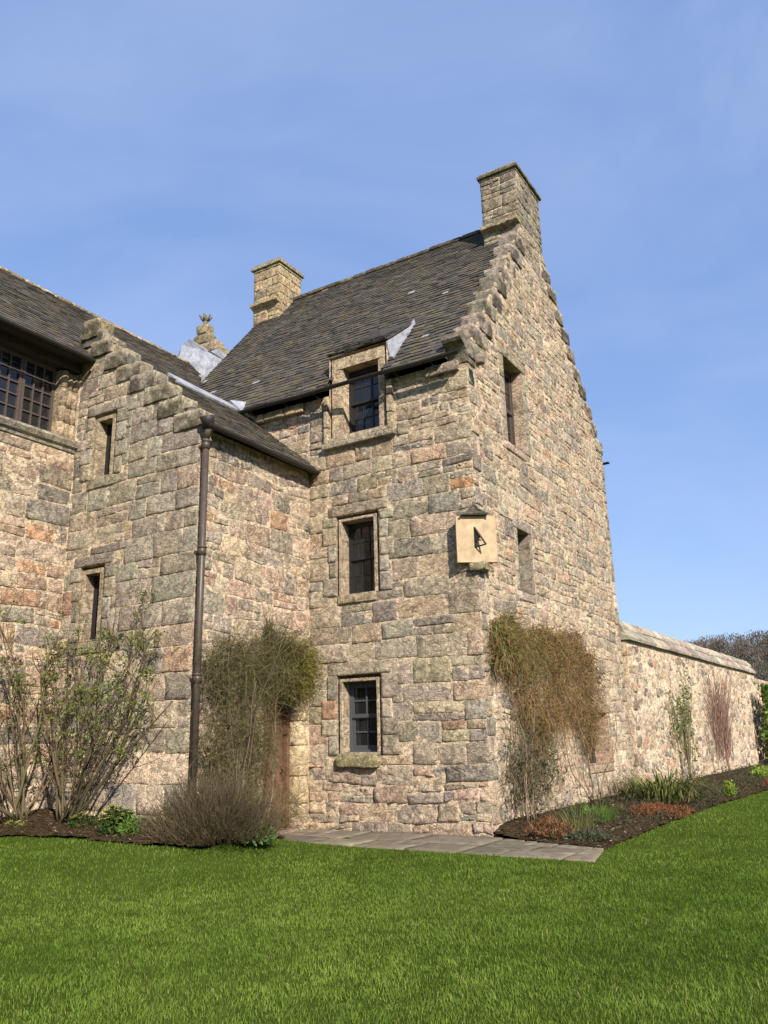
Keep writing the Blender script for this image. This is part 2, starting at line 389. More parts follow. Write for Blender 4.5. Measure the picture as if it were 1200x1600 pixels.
WARM = [(3, (0.35, 0.29, 0.21)), (2, (0.29, 0.255, 0.20)), (1.5, (0.35, 0.26, 0.185)), (1.4, (0.225, 0.205, 0.175)), (1.2, (0.41, 0.345, 0.24)), (0.35, (0.37, 0.25, 0.155))]
ASHLAR = [(3, (0.27, 0.245, 0.19)), (2.4, (0.24, 0.225, 0.185)), (1.5, (0.30, 0.26, 0.195)), (0.4, (0.275, 0.255, 0.185)), (0.2, (0.33, 0.235, 0.16))]
PALE = [(3, (0.46, 0.385, 0.285)), (2, (0.37, 0.305, 0.23)), (1.8, (0.28, 0.24, 0.19)), (0.9, (0.40, 0.27, 0.185)), (1.0, (0.18, 0.165, 0.145)), (1, (0.50, 0.43, 0.33))]

# ---------------------------------------------------------------- windows
def rect_ring(mb, fr, A, da, B, db, col):
    """faces between rectangle A at depth da and rectangle B at depth db"""
    a = [fr.p(A[0], A[2], da), fr.p(A[1], A[2], da), fr.p(A[1], A[3], da), fr.p(A[0], A[3], da)]
    b = [fr.p(B[0], B[2], db), fr.p(B[1], B[2], db), fr.p(B[1], B[3], db), fr.p(B[0], B[3], db)]
    mb.add(a+b, [(0, 1, 5, 4), (1, 2, 6, 5), (2, 3, 7, 6), (3, 0, 4, 7)], col)
def shrink(r, e): return (r[0]+e, r[1]-e, r[2]+e, r[3]-e)
def window(par, fr, A, depth, cols, rows, wood, R, groove=True, outer=None, blocks=True, wall=None, pal=ASHLAR, split=True, scol=(0.315, 0.268, 0.20), fw=0.05, bar=0.022, lint=0.24, jw=0.22, sillh=0.0, label=None):
    """A = clear opening; outer = outer edge of the moulding. Sash frame, panes, stone surround."""
    w = MB(); d0 = -depth
    def bar_box(u0, u1, v0, v1, dd0, dd1):
        a = fr.p(u0, v0, dd0); b = fr.p(u1, v1, dd1); lo = [min(a[i], b[i]) for i in range(3)]; hi = [max(a[i], b[i]) for i in range(3)]; w.box(lo, hi, (0.1, 0.1, 0.1, 0))
    u0, u1, v0, v1 = A
    # outer case
    bar_box(u0, u0+0.035, v0, v1, d0-0.06, d0+0.05); bar_box(u1-0.035, u1, v0, v1, d0-0.06, d0+0.05)
    bar_box(u0+0.035, u1-0.035, v1-0.05, v1, d0-0.06, d0+0.05); bar_box(u0+0.035, u1-0.035, v0, v0+0.045, d0-0.06, d0+0.06)
    halves = [(v0+0.045, (v0+v1)/2+0.02, -0.035), ((v0+v1)/2-0.02, v1-0.05, 0.0)] if split else [(v0+0.045, v1-0.05, 0.0)]
    panes = []
    for (a, b, dd) in halves:
        x0, x1 = u0+0.036, u1-0.036
        bar_box(x0, x0+fw, a, b, d0+dd, d0+dd+0.033); bar_box(x1-fw, x1, a, b, d0+dd, d0+dd+0.033)
        bar_box(x0+fw, x1-fw, a, a+fw*1.3, d0+dd, d0+dd+0.032); bar_box(x0+fw, x1-fw, b-fw, b, d0+dd, d0+dd+0.032)
        gu0, gu1, gv0, gv1 = x0+fw, x1-fw, a+fw*1.3, b-fw
        for i in range(1, cols): x = gu0+(gu1-gu0)*i/cols; bar_box(x-bar/2, x+bar/2, gv0, gv1, d0+dd+0.004, d0+dd+0.030)
        for j in range(1, rows): y = gv0+(gv1-gv0)*j/rows; bar_box(gu0, gu1, y-bar/2, y+bar/2, d0+dd+0.006, d0+dd+0.027)
        for i in range(cols):
            for j in range(rows):
                a_, b_ = gu0+(gu1-gu0)*i/cols, gu0+(gu1-gu0)*(i+1)/cols; c_, e_ = gv0+(gv1-gv0)*j/rows, gv0+(gv1-gv0)*(j+1)/rows
                panes.append((a_, b_, c_, e_, d0+dd+0.010))
    wo = w.build('window', wood, par)
    if label: wo['label'] = label
    g = MB()
    for (a, b, c, e, d) in panes:
        t = [R.uniform(-.004, .004) for _ in range(3)]
        g.add([fr.p(a, c, d+t[0]), fr.p(b, c, d+t[1]), fr.p(b, e, d+t[2]), fr.p(a, e, d+t[2]+t[0]-t[1])], [(0, 1, 2, 3)])
    bd = MB(); g.build('pane', GLASS, wo)
    s = MB(); col = (*scol, 0.1)
    if groove:
        O = outer; Mr = shrink(O, 0.05) if O[2] > -1 else O
        Mr = (O[0]+0.052, O[1]-0.052, O[2], O[3]-0.055); O2 = (O[0], O[1], O[2], O[3]); A2 = (A[0], A[1], A[2], A[3])
        groove_shade = (0.10, 0.085, 0.06, 0.0)  # dark colour stands in for the shadow line in the groove
        rect_ring(s, fr, O2, 0.02, O2, -0.09, col)                  # outer arris down into the groove
        rect_ring(s, fr, O2, -0.09, Mr, -0.09, groove_shade)
        Mi = (Mr[0]+0.012, Mr[1]-0.012, Mr[2], Mr[3]-0.012)
        rect_ring(s, fr, Mr, -0.09, Mi, 0.012, col)                # roll
        Mj = (min(Mi[0]+0.05, A[0]-0.005), max(Mi[1]-0.05, A[1]+0.005), A[2], A[3]+0.004)
        rect_ring(s, fr, Mi, 0.012, Mj, 0.012, col)
        rect_ring(s, fr, Mj, 0.012, A2, -0.012, col)
    else:
        rect_ring(s, fr, outer, 0.02, outer, 0.0, col); rect_ring(s, fr, outer, 0.0, A, 0.0, col)
    # reveals in courses so that joints show
    k = 4
    a = -0.012 if groove else 0.0
    for i in range(k):
        c0, c1 = v0+(v1-v0)*i/k, v0+(v1-v0)*(i+1)/k
        cc = (*pick(R, [(1, scol)]), 0.15)
        for (x, flip) in ((u0, 1), (u1, -1)):
            q = [fr.p(x, c0+0.004, a), fr.p(x, c0+0.004, d0-0.05), fr.p(x, c1-0.004, d0-0.05), fr.p(x, c1-0.004, a)]
            s.add(q, [(0, 1, 2, 3)], cc)
            if i: s.add([fr.p(x-0.004*flip, c0-0.004, a), fr.p(x-0.004*flip, c0-0.004, d0), fr.p(x-0.004*flip, c0+0.004, d0), fr.p(x-0.004*flip, c0+0.004, a)], [(0, 1, 2, 3)], (0.12, 0.1, 0.08, 0))
    s.add([fr.p(u0, v0, a), fr.p(u1, v0, a), fr.p(u1, v0, d0-0.05), fr.p(u0, v0, d0-0.05)], [(0, 1, 2, 3)], col)
    s.add([fr.p(u0, v1, a), fr.p(u0, v1, d0-0.05), fr.p(u1, v1, d0-0.05), fr.p(u1, v1, a)], [(0, 1, 2, 3)], col)
    if blocks:
        O = outer
        v = O[2]
        while v < O[3]-0.05:
            hgt = min(R.uniform(0.3, 0.42), O[3]-v)
            if O[3]-v-hgt < 0.15: hgt = O[3]-v
            for (x0, x1) in ((O[0]-jw, O[0]), (O[1], O[1]+jw)):
                j = R.choice((-0.13, -0.08, 0.0, 0.03)) if jw > .19 else 0.0
                stone(s, fr, [(x0+(j if x0 < O[0]-0.01 else 0), v), (x1-(j if x1 > O[1]+0.01 else 0), v), (x1-(j if x1 > O[1]+0.01 else 0), v+hgt), (x0+(j if x0 < O[0]-0.01 else 0), v+hgt)], 0.026, pick(R, pal), R, gap=0.003, edge=0.008, rough=0.002, jit=0.002, cut=0.006, smear=0.1)
            v += hgt
        stone(s, fr, [(O[0]-jw, O[3]), (O[1]+jw, O[3]), (O[1]+jw, O[3]+lint), (O[0]-jw, O[3]+lint)], 0.022, pick(R, pal), R, gap=0.004, edge=0.01, rough=0.003, jit=0.003, cut=0.012, smear=0.1)
    s.build('window_surround', STONE, wo)
    return wo
def excl(outer, jw=0.22, lint=0.24): return (outer[0]-jw, outer[1]+jw, outer[2], outer[3]+lint)

# ---------------------------------------------------------------- slates
def slates(mb, O, U, Sv, width, length, R, gauge=0.15, keep=None, cols=None, wmin=0.13, wmax=0.27):
    O = Vector(O); U = Vector(U).normalized(); Sv = Vector(Sv).normalized(); N = U.cross(Sv).normalized()
    if N.z < 0: N = -N
    cols = cols or [(0.074, 0.065, 0.052), (0.062, 0.055, 0.046), (0.088, 0.075, 0.057), (0.053, 0.048, 0.042), (0.088, 0.072, 0.046)]
    k = 0; s = 0.0
    while s < length:
        g = gauge*(1.12-0.30*s/length); u = -R.uniform(0, 0.2)
        while u < width:
            w = R.uniform(wmin, wmax); a, b = max(0, u), min(width, u+w)
            if b-a > 0.02 and (keep is None or keep((a+b)/2, s+g/2)):
                t0 = s+R.uniform(-0.018, 0.018); t1 = min(length+0.02, s+g*1.5); l = R.uniform(0.022, 0.036); c = R.choice(cols); kk = R.uniform(0.82, 1.18)
                if R.random() < 0.003: c = (0.28, 0.27, 0.25)
                l2 = l+R.uniform(-0.006, 0.006); sag = 0.02*fbm((O.x+O.y)*0.3+u*0.5, s*0.6, 3.3, 2)
                P = lambda x, y, z: O+U*x+Sv*y+N*(z+sag)
                g_ = 0.003
                mb.add([P(a+g_, t0, l), P(b-g_, t0+R.uniform(-.008, .008), l2), P(b-g_, t1, 0.006), P(a+g_, t1, 0.006), P(a+g_, t0, -0.004), P(b-g_, t0, -0.004)],
                       [(0, 1, 2, 3), (4, 5, 1, 0), (4, 0, 3), (5, 2, 1)], (c[0]*kk, c[1]*kk, c[2]*kk, 0))
            u += w
        s += g; k += 1
def poly_prism(mb, pts, ext, col):      # pts 3D polygon extruded by vector ext
    n = len(pts); e = Vector(ext); a = [Vector(p) for p in pts]; b = [p+e for p in a]
    mb.add(a+b, [tuple(range(n)), tuple(range(2*n-1, n-1, -1))]+[(i, i+n, (i+1) % n+n, (i+1) % n) for i in range(n)], col)
def gutter(mb, a, b, r=0.065, col=(0.03, 0.03, 0.03, 0)):
    a, b = Vector(a), Vector(b); t = (b-a).normalized(); sd = t.cross(Vector((0, 0, 1))).normalized(); n = 8; vs = []; fs = []
    L = (b-a).length; k = max(2, int(L/0.9))
    for i in range(k+1):
        p = a+(b-a)*i/k; p = p+Vector((0, 0, 0.012*math.sin(i*2.1)))
        for (rr, rev) in ((r, 0), (r-0.012, 1)):
            for j in range(n+1):
                w = math.pi*j/n; w = w if not rev else math.pi-w
                vs.append(p+sd*(rr*math.cos(w))+Vector((0, 0, -rr*math.sin(w))))
    m = 2*(n+1)
    for i in range(k):
        for j in range(m): j2 = (j+1) % m; fs.append((i*m+j, i*m+j2, (i+1)*m+j2, (i+1)*m+j))
    fs.append(tuple(range(m))); fs.append(tuple(k*m+j for j in range(m-1, -1, -1)))
    mb.add(vs, fs, col)

# ---------------------------------------------------------------- ground
def grid_axis(lo, hi, fine, far):
    a = list(np.arange(lo, hi+1e-6, fine)); s = fine; x = hi
    while x < far: s *= 1.6; x += s; a.append(x)
    s = fine; x = lo
    while x > -far: s *= 1.6; x -= s; a.insert(0, x)
    return a
gx, gy = grid_axis(-12, 14, 0.4, 1200), grid_axis(-18, 32, 0.4, 1500)
mb = MB()
mb.add([(x, y, ground(x, y)) for y in gy for x in gx], [(j*len(gx)+i, j*len(gx)+i+1, (j+1)*len(gx)+i+1, (j+1)*len(gx)+i) for j in range(len(gy)-1) for i in range(len(gx)-1)], (0.05, 0.1, 0.02, 0), True)
kind(mb.build('lawn', LAWN), 'structure')

def inpoly(x, y, P):
    r = False; j = len(P)-1
    for i in range(len(P)):
        if (P[i][1] > y) != (P[j][1] > y) and x < (P[j][0]-P[i][0])*(y-P[i][1])/(P[j][1]-P[i][1])+P[i][0]: r = not r
        j = i
    return r
PATH = [(-3.66, 0.0), (0.0, 0.0), (0.30, -0.16), (2.05, -0.73), (2.28, -1.90), (-2.50, -1.74), (-3.2, -1.30), (-3.66, -1.25)]
BED_L = [(-6.97, -10), (-5.75, -10), (-5.8, -5.2), (-5.5, -4.68), (-4.27, -4.62), (-3.37, -4.70), (-2.95, -4.55), (-2.5, -4.04), (-2.42, -3.36), (-2.5, -2.57), (-2.9, -1.75), (-3.2, -1.30), (-3.62, -1.25), (-3.62, -3.2), (-6.97, -3.2)]
BED_R = [(0.0, 0.0), (0.30, -0.16), (2.05, -0.73), (2.04, 1.5), (2.06, 3.8), (2.25, 7.5), (2.58, 12), (2.9, 18), (3.2, 26), (3.4, 34), (0.75, 34), (0.60, 24), (0.12, 8.6), (0, 8.5)]
def soil_z(x, y):
    if x < -1.5: return ground(x, y)+0.03+0.10*max(0, sstep(-4.7, -3.2, y))*sstep(-1.6, -2.6, x)*sstep(-1.3, -2.6, y)+0.10*sstep(-5.8, -6.9, x)
    return 0.025+0.17*sstep(2.2, 0.1, x)*sstep(-0.5, 0.8, y)
def bed(P, cell=0.09):
    m = MB(); idx = {}; x0, x1 = min(p[0] for p in P), max(p[0] for p in P); y0, y1 = min(p[1] for p in P), max(p[1] for p in P)
    nx, ny = int((x1-x0)/cell)+1, int((y1-y0)/cell)+1; vs = []; fs = []
    def vid(i, j):
        if (i, j) not in idx:
            x, y = x0+i*cell, y0+j*cell; idx[(i, j)] = len(vs); vs.append((x, y, soil_z(x, y)+0.03*fbm(x*3, y*3, 5, 4)+0.018*fbm(x*11, y*11, 1, 2)))
        return idx[(i, j)]
    for i in range(-1, nx+1):
        for j in range(-1, ny+1):
            if inpoly(x0+(i+.5)*cell, y0+(j+.5)*cell, P): fs.append((vid(i, j), vid(i+1, j), vid(i+1, j+1), vid(i, j+1)))
    m.add(vs, fs, (0.04, 0.03, 0.02, 0), True); q = random.Random(len(fs))
    for _ in range(5200):
        x, y = q.uniform(x0, x1), y0+(y1-y0)*(q.random()**(1.0 if y1 < 0 else 1.7))
        if not inpoly(x, y, P): continue
        r = q.uniform(.006, .028)*(1+max(0, y)*.03); z = soil_z(x, y)+0.03*fbm(x*3, y*3, 5, 4)+r*.3; o = [q.uniform(.6, 1.3) for _ in range(6)]
        m.add([(x+r*o[0], y, z), (x, y+r*o[1], z), (x-r*o[2], y, z), (x, y-r*o[3], z), (x+r*.2, y, z+r*.8*o[4]), (x, y, z-r)], [(0, 1, 4), (1, 2, 4), (2, 3, 4), (3, 0, 4)], (0.04, 0.03, 0.02, 0))
    return m
kind(bed(BED_L).build('flower_bed_soil', SOIL), 'structure')
kind(bed(BED_R).build('flower_bed_soil', SOIL), 'structure')
class FlatFr:
    def __init__(s, z): s.z = z
    def p(s, u, v, d=0.0): return (u, v, s.z+d)
R = random.Random(21); mb = MB()
lim = [(0.125, 1.0, 0.0-0.0)] and []
def half(a, b):     # keep the left side of a->b
    nx, ny = (b[1]-a[1]), -(b[0]-a[0]); return (nx, ny, nx*a[0]+ny*a[1])
# slabs in front of the tower, then the ones running past the corner
coursed(mb, FlatFr(-0.002), -3.66, 0.25, -1.86, -0.02, R, [(3, (0.165, 0.14, 0.10)), (2, (0.145, 0.12, 0.09)), (1, (0.19, 0.155, 0.115))], ch=(0.8, 1.0), sw=(0.9, 1.5), snick=0.1, h=(0.018, 0.024), warp=0.01, gap=0.006, rough=0.003,
        lim=[half((-2.5, -1.74), (2.28, -1.9)), half((-3.7, -1.2), (-2.5, -1.76))])
coursed(mb, FlatFr(-0.002), 0.27, 2.3, -1.95, -0.1, R, [(3, (0.18, 0.15, 0.11)), (2, (0.155, 0.13, 0.095))], ch=(0.5, 0.8), sw=(0.6, 1.1), snick=0.2, h=(0.018, 0.024), warp=0.02, gap=0.008, rough=0.003,
        lim=[half((-2.5, -1.74), (2.28, -1.9)), half((2.28, -1.9), (2.05, -0.73)), half((2.05, -0.73), (0.27, -0.16))])
kind(mb.build('path', PAVING), 'structure')

# ---------------------------------------------------------------- the gabled tower
tower = thing('gabled_tower', 'tall gabled stone tower with crow steps, slate roof, dormer window and two chimneys', 'tower house', (-4.1, 4.27, 0))
FF = Fr((0, 0, 0), (1, 0, 0), (0, -1, 0)); FG = Fr((0, 0, 0), (0, 1, 0), (1, 0, 0))
W0 = dict(A=(-2.88, -2.14, 1.34, 2.60), outer=(-3.01, -2.03, 1.29, 2.72))
W1 = dict(A=(-2.88, -2.13, 4.24, 5.69), outer=(-3.00, -2.01, 4.23, 5.81))
WD = dict(A=(-2.82, -1.96, 7.50, 8.97), outer=(-3.14, -1.74, 7.36, 9.28))
R = random.Random(3); mb = MB()
holes = [W0['outer'], W1['outer'], WD['outer']]
backing(mb, FF, -TW, 0, -0.3, 8.44, holes); backing(mb, FF, -8.25, -TW, 6.5, 8.44, [])
rc = [excl(W0['outer']), excl(W1['outer'], 0.2, 0.22), (-3.26, -1.56, 7.22, 9)]
coursed(mb, FF, -TW, 0.02, -0.1, 1.12, R, PINKS, ch=(0.26, 0.40), sw=(0.3, 0.8), rects=rc, snick=0.5, smear=0.55, rough=0.022, gap=0.009, warp=0.10, h=(0.0, 0.022))
coursed(mb, FF, -TW, 0.02, 1.12, 5.9, R, GREYS, ch=(0.32, 0.44), sw=(0.45, 1.05), rects=rc, snick=0.2, smear=0.10, rough=0.011, gap=0.007)
coursed(mb, FF, -TW, 0.02, 5.9, 8.22, R, GREYS+[(2.5, (0.31, 0.245, 0.165)), (0.25, (0.33, 0.19, 0.10)), (0.6, (0.18, 0.165, 0.145))], ch=(0.26, 0.40), sw=(0.35, 0.9), rects=rc, snick=0.35, smear=0.3, rough=0.013, gap=0.009)
coursed(mb, FF, -5.8, -TW, 6.6, 8.22, R, PINKS, ch=(0.26, 0.36), sw=(0.35, 0.8), snick=0.35, smear=0.4, rough=0.012)
x = -5.7
while x < 0:        # eaves course
    w = R.uniform(0.5, 0.9)
    if not (x+w > -3.3 and x < -1.5): rblock(mb, lambda a, b, c, X=x+w/2: (X+a, -0.03+b, 8.32+c), (min(w, 0.02-x)-0.012, 0.16, 0.2), pick(R, GREYS), R, 0.006, 0.03)
    x += w
# far sides, plain
mb.add([(-8.25, 0, -0.3), (-8.25, 8.5, -0.3), (-8.25, 8.5, 8.6), (-8.25, 4.27, 13.95), (-8.25, 0, 8.5)], [(0, 4, 3, 2, 1)], MORTAR)
mb.add([(-8.25, 8.549, -0.3), (0, 8.549, -0.3), (0, 8.549, 8.9), (-8.25, 8.549, 8.9)], [(0, 3, 2, 1)], MORTAR)
mb.build('wall', STONE, tower)
# gable wall
GU = dict(A=(1.76, 2.78, 7.30, 9.22)); GM = dict(A=(1.90, 2.52, 4.27, 5.52)); GL = dict(A=(5.15, 6.75, 0.90, 2.02))
R = random.Random(5); mb = MB()
hl = [g['A'] for g in (GU, GM, GL)]
backing(mb, FG, 0, TD, -0.3, 8.45, hl); 
backing(mb, FG, 0.45, 7.9, 8.45, 9.25, [GU['A']])
mb.add([FG.p(0, 8.45), FG.p(0.45, 8.45), FG.p(0.45, 9.25)], [(0, 1, 2)], MORTAR); mb.add([FG.p(TD, 8.45), FG.p(TD, 8.75), FG.p(7.9, 9.25), FG.p(7.9, 8.45)], [(0, 1, 2, 3)], MORTAR)
mb.add([FG.p(0.45, 9.25), FG.p(7.9, 9.25), FG.p(4.95, 13.1), FG.p(3.4, 13.1)], [(0, 1, 2, 3)], MORTAR)
lim = [(-1.36, 1.0, 8.62), (1.17, 1.0, 9.02+1.17*TD)]
rq = [(0.0, 0.36, -1, 8.5), (8.20, TD, -1, 8.8)]
rg = [(1.52, 3.02, 7.22, 9.46), (1.74, 2.76, 4.2, 5.76), (5.15, 7.0, 0.72, 2.24)]
coursed(mb, FG, 0, TD, -0.15, 4.3, R, WARM+PALE[:2], ch=(0.22, 0.36), sw=(0.26, 0.66), rects=rg+rq, snick=0.4, smear=0.9, rough=0.014, gap=0.014, warp=0.07, h=(0.0, 0.016))
coursed(mb, FG, 0.0, TD, 4.3, 8.4, R, WARM, ch=(0.20, 0.34), sw=(0.26, 0.66), rects=rg+rq, snick=0.4, smear=0.75, rough=0.013, gap=0.012, warp=0.05, h=(0.0, 0.016))
coursed(mb, FG, 0.0, TD, 8.4, 13.3, R, WARM, ch=(0.22, 0.34), sw=(0.28, 0.7), rects=rg, lim=lim, snick=0.35, smear=0.7, rough=0.013, gap=0.012, warp=0.05, h=(0.0, 0.016))
for (ua, ub, pl) in ((0.022, 0.36, GREYS), (8.20, TD, ASHLAR+PALE)):
    v = -0.1; k = 0
    while v < 8.4:
        hg = R.uniform(0.27, 0.42); L = 0.0 if k % 2 else 0.13
        p = [(ua, v), (ub-L, v), (ub-L, v+hg), (ua, v+hg)] if ua < 1 else [(ua+L, v), (ub, v), (ub, v+hg), (ua+L, v+hg)]
        stone(mb, FG, p, R.uniform(0.012, 0.026), pick(R, pl), R, gap=0.007, rough=0.008, smear=0.45); v += hg; k += 1
# dressed stones round the gable windows
for A, w, pl in ((GU['A'], 0.24, ASHLAR), (GM['A'], 0.16, ASHLAR), (GL['A'], 0.25, [(2, (0.33, 0.27, 0.19)), (1, (0.36, 0.25, 0.16))])):
    v = A[2]
    while v < A[3]-0.05:
        hg = min(R.uniform(0.35, 0.6), A[3]-v)
        for (a, b) in ((A[0]-w+0.02, A[0]), (A[1], A[1]+w-0.02)):
            if a < 5.2 and A is GL['A'] and b <= A[0]: continue
            stone(mb, FG, [(a, v), (b, v), (b, v+hg), (a, v+hg)], 0.018, pick(R, pl), R, gap=0.004, edge=0.01, rough=0.003, jit=0.003, cut=0.01, smear=0.3)
        v += hg
    stone(mb, FG, [(A[0]-w, A[3]), (A[1]+w, A[3]), (A[1]+w, A[3]+0.22), (A[0]-w, A[3]+0.22)], 0.024, pick(R, pl), R, gap=0.004, edge=0.012, rough=0.004, jit=0.004, cut=0.015, smear=0.2)
    stone(mb, FG, [(A[0]-0.1, A[2]-0.18), (A[1]+0.12, A[2]-0.18), (A[1]+0.12, A[2]), (A[0]-0.1, A[2])], 0.03, pick(R, pl), R, gap=0.004, edge=0.012, rough=0.004, jit=0.004, cut=0.015, smear=0.4)
mb.build('gable_wall', STONE, tower)
R = random.Random(8)
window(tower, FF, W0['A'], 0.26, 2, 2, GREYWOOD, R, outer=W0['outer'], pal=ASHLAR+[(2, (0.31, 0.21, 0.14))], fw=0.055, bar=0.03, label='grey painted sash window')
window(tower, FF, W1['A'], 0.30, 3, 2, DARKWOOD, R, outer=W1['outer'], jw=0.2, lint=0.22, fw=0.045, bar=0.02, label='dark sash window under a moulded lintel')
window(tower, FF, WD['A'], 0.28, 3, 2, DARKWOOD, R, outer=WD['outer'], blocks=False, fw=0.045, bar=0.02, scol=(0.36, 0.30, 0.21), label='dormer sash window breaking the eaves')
window(tower, FG, GU['A'], 0.28, 2, 2, BROWNWOOD, R, groove=False, outer=GU['A'], blocks=False, scol=(0.33, 0.28, 0.21), fw=0.06)
window(tower, FG, GM['A'], 0.30, 1, 2, BROWNWOOD, R, groove=False, outer=GM['A'], blocks=False, scol=(0.23, 0.205, 0.165))  # reveal stone darkened in colour for the shade within this opening
window(tower, FG, GL['A'], 0.40, 3, 2, DARKWOOD, R, groove=False, outer=GL['A'], blocks=False, scol=(0.34, 0.265, 0.19), split=False)
# ground-floor sill, mid sill, dormer architrave and roof
mb = MB(); rblock(mb, lambda a, b, c: (-2.55+a, -0.02+b, 1.19+c), (0.92, 0.22, 0.22), (0.22, 0.21, 0.12), R, 0.03, 0.06); mb.build('window_sill', STONE, tower)
mb = MB(); rblock(mb, lambda a, b, c: (-2.52+a, 0.05+b, 4.15+c), (0.86, 0.20, 0.17), (0.30, 0.26, 0.18), R, 0.012, 0.02); mb.build('window_sill', STONE, tower)
dorm = MB()
for (x0, x1) in ((-3.25, -3.145), (-1.735, -1.60)):
    v = 7.36
    for hg in (0.36, 0.38, 0.32): rblock(dorm, lambda a, b, c, X=(x0+x1)/2, V=v+hg/2: (X+a, -0.025+b, V+c), (x1-x0, 0.15, hg-0.006), pick(R, [(1, (0.36, 0.30, 0.21))]), R, 0.004, 0.03); v += hg
rblock(dorm, lambda a, b, c: (-2.42+a, -0.04+b, 7.30+c), (1.74, 0.2, 0.13), (0.27, 0.25, 0.19), R, 0.006, 0.04)
rblock(dorm, lambda a, b, c: (-2.40+a, -0.02+b, 7.41+c), (1.46, 0.16, 0.09), (0.32, 0.29, 0.21), R, 0.006, 0.03)
dorm.box((-3.14, 0.06, 8.0), (-2.86, 1.5, 9.30), (0.28, 0.24, 0.18, 0)); dorm.box((-1.93, 0.06, 8.0), (-1.745, 1.5, 9.30), (0.30, 0.26, 0.19, 0))
dorm.box((-2.86, 0.06, 8.99), (-1.93, 1.5, 9.29), (0.28, 0.24, 0.18, 0))
dm = dorm.build('dormer', STONE, tower)
dr = MB(); Sd = Vector((0, 1.62, 1.22)); Ld = Sd.length
poly_prism(dr, [(-3.15, -0.03, 9.30), (-1.70, -0.03, 9.30), (-1.66, 1.51, 10.52), (-3.17, 1.51, 10.52)], (0, -0.01, 0.02), (0.05, 0.047, 0.042, 0))
slates(dr, (-3.16, -0.06, 9.315), (1, 0, 0), Sd, 1.47, Ld, R, 0.15)
dr.build('dormer_roof', SLATE, dm)
ld = MB(); poly_prism(ld, [(-1.735, -0.03, 9.27), (-1.735, 0.10, 8.86), (-1.735, 1.22, 10.24), (-1.735, 1.1, 10.16)], (0.03, 0, 0), (0.6, 0.6, 0.62, 0))
poly_prism(ld, [(-1.72, 0.06, 8.92), (-1.60, 0.02, 8.87), (-1.60, 1.0, 10.08), (-1.72, 1.16, 10.27)], (0, -0.02, 0.04), (0.6, 0.6, 0.62, 0))
ld.build('lead_flashing', LEAD, dm)
# roof
E0, RG = (-0.28, 8.47), (4.27, 14.12)
rf = MB(); DK = (0.05, 0.045, 0.04, 0)
def rp_(x, t): return (x, E0[0]+0.05+(RG[0]-E0[0]-0.05)*t, E0[1]+(RG[1]-0.05-E0[1])*t)
for x0, x1, t0, t1 in ((-8.22, -3.10, 0, 1), (-1.76, -0.36, 0, 1), (-3.10, -1.76, 0.34, 1)): rf.add([rp_(x0, t0), rp_(x1, t0), rp_(x1, t1), rp_(x0, t1)], [(0, 1, 2, 3)], DK)
rf.add([(-8.22, E0[0]+0.05, E0[1]), (-0.36, E0[0]+0.05, E0[1]), (-0.36, RG[0], RG[1]-0.05), (-8.22, RG[0], RG[1]-0.05), (-8.22, 8.8, 8.75), (-0.36, 8.8, 8.75)], [(3, 2, 5, 4), (0, 3, 4), (1, 5, 2)], DK)
Sv = Vector((0, RG[0]-E0[0], RG[1]-E0[1])); R = random.Random(11)
slates(rf, (-8.24, E0[0], E0[1]), (1, 0, 0), Sv, 7.9, Sv.length, R, 0.145, keep=lambda u, s: not (-3.1 < -8.24+u < -1.74 and s < 1.95))
Sb = Vector((0, RG[0]-8.82, RG[1]-8.74)); slates(rf, (-0.34, 8.82, 8.74), (-1, 0, 0), Sb, 7.9, Sb.length, R, 0.22, wmin=0.2, wmax=0.35)
roof = rf.build('roof', SLATE, tower)
rr = MB(); x = -7.4
while x < -0.95:
    w = R.uniform(0.4, 0.6); rblock(rr, lambda a, b, c, X=x+w/2, t=R.uniform(-.012, .012): (X+a, RG[0]+b, RG[1]+0.02+c+t-0.5*abs(b)), (min(w, -0.94-x)-0.01, 0.3, 0.1), pick(R, [(3, (0.10, 0.09, 0.075)), (1, (0.16, 0.14, 0.10))]), R, 0.006, 0.03); x += w
rr.build('ridge', STONE, roof)
# crow steps
WTH = [(3, (0.26, 0.235, 0.185)), (2, (0.21, 0.195, 0.16)), (1, (0.30, 0.265, 0.19))]
def crow(par, cen, size, R, pal, slope=0.0, along=(0, 1, 0)):
    m = MB(); yy = along[1] == 1; base = pick(R, pal); sd = R.uniform(0, 99)
    def T(a, b, c):
        return (cen[0]+a, cen[1]+b, cen[2]+c+slope*(b if yy else a)*(0.5 if c < 0 else 1.0))
    rblock(m, T, size, base, R, 0.020, 0.022, 0.09)
    # black weathering crust on the end faces, treads a little paler
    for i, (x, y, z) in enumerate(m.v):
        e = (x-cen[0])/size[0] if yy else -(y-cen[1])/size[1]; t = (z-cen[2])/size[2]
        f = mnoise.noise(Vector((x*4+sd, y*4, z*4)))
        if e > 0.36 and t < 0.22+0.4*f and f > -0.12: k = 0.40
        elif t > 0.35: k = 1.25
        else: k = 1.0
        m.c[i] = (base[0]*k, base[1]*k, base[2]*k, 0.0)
    return m.build('crow_step', STONE, par)
R = random.Random(14)
for k in range(10):
    y0 = -0.02+0.335*k+R.uniform(-.03, .03); zt = 8.86+0.45*k+R.uniform(-.04, .04)
    crow(tower, (-0.19+R.uniform(-.02, .02), y0+0.30, zt-0.22), (0.46+R.uniform(-.03, .03), 0.52+R.uniform(-.05, .05), 0.38+R.uniform(-.03, .03)), R, WTH, 0.0)
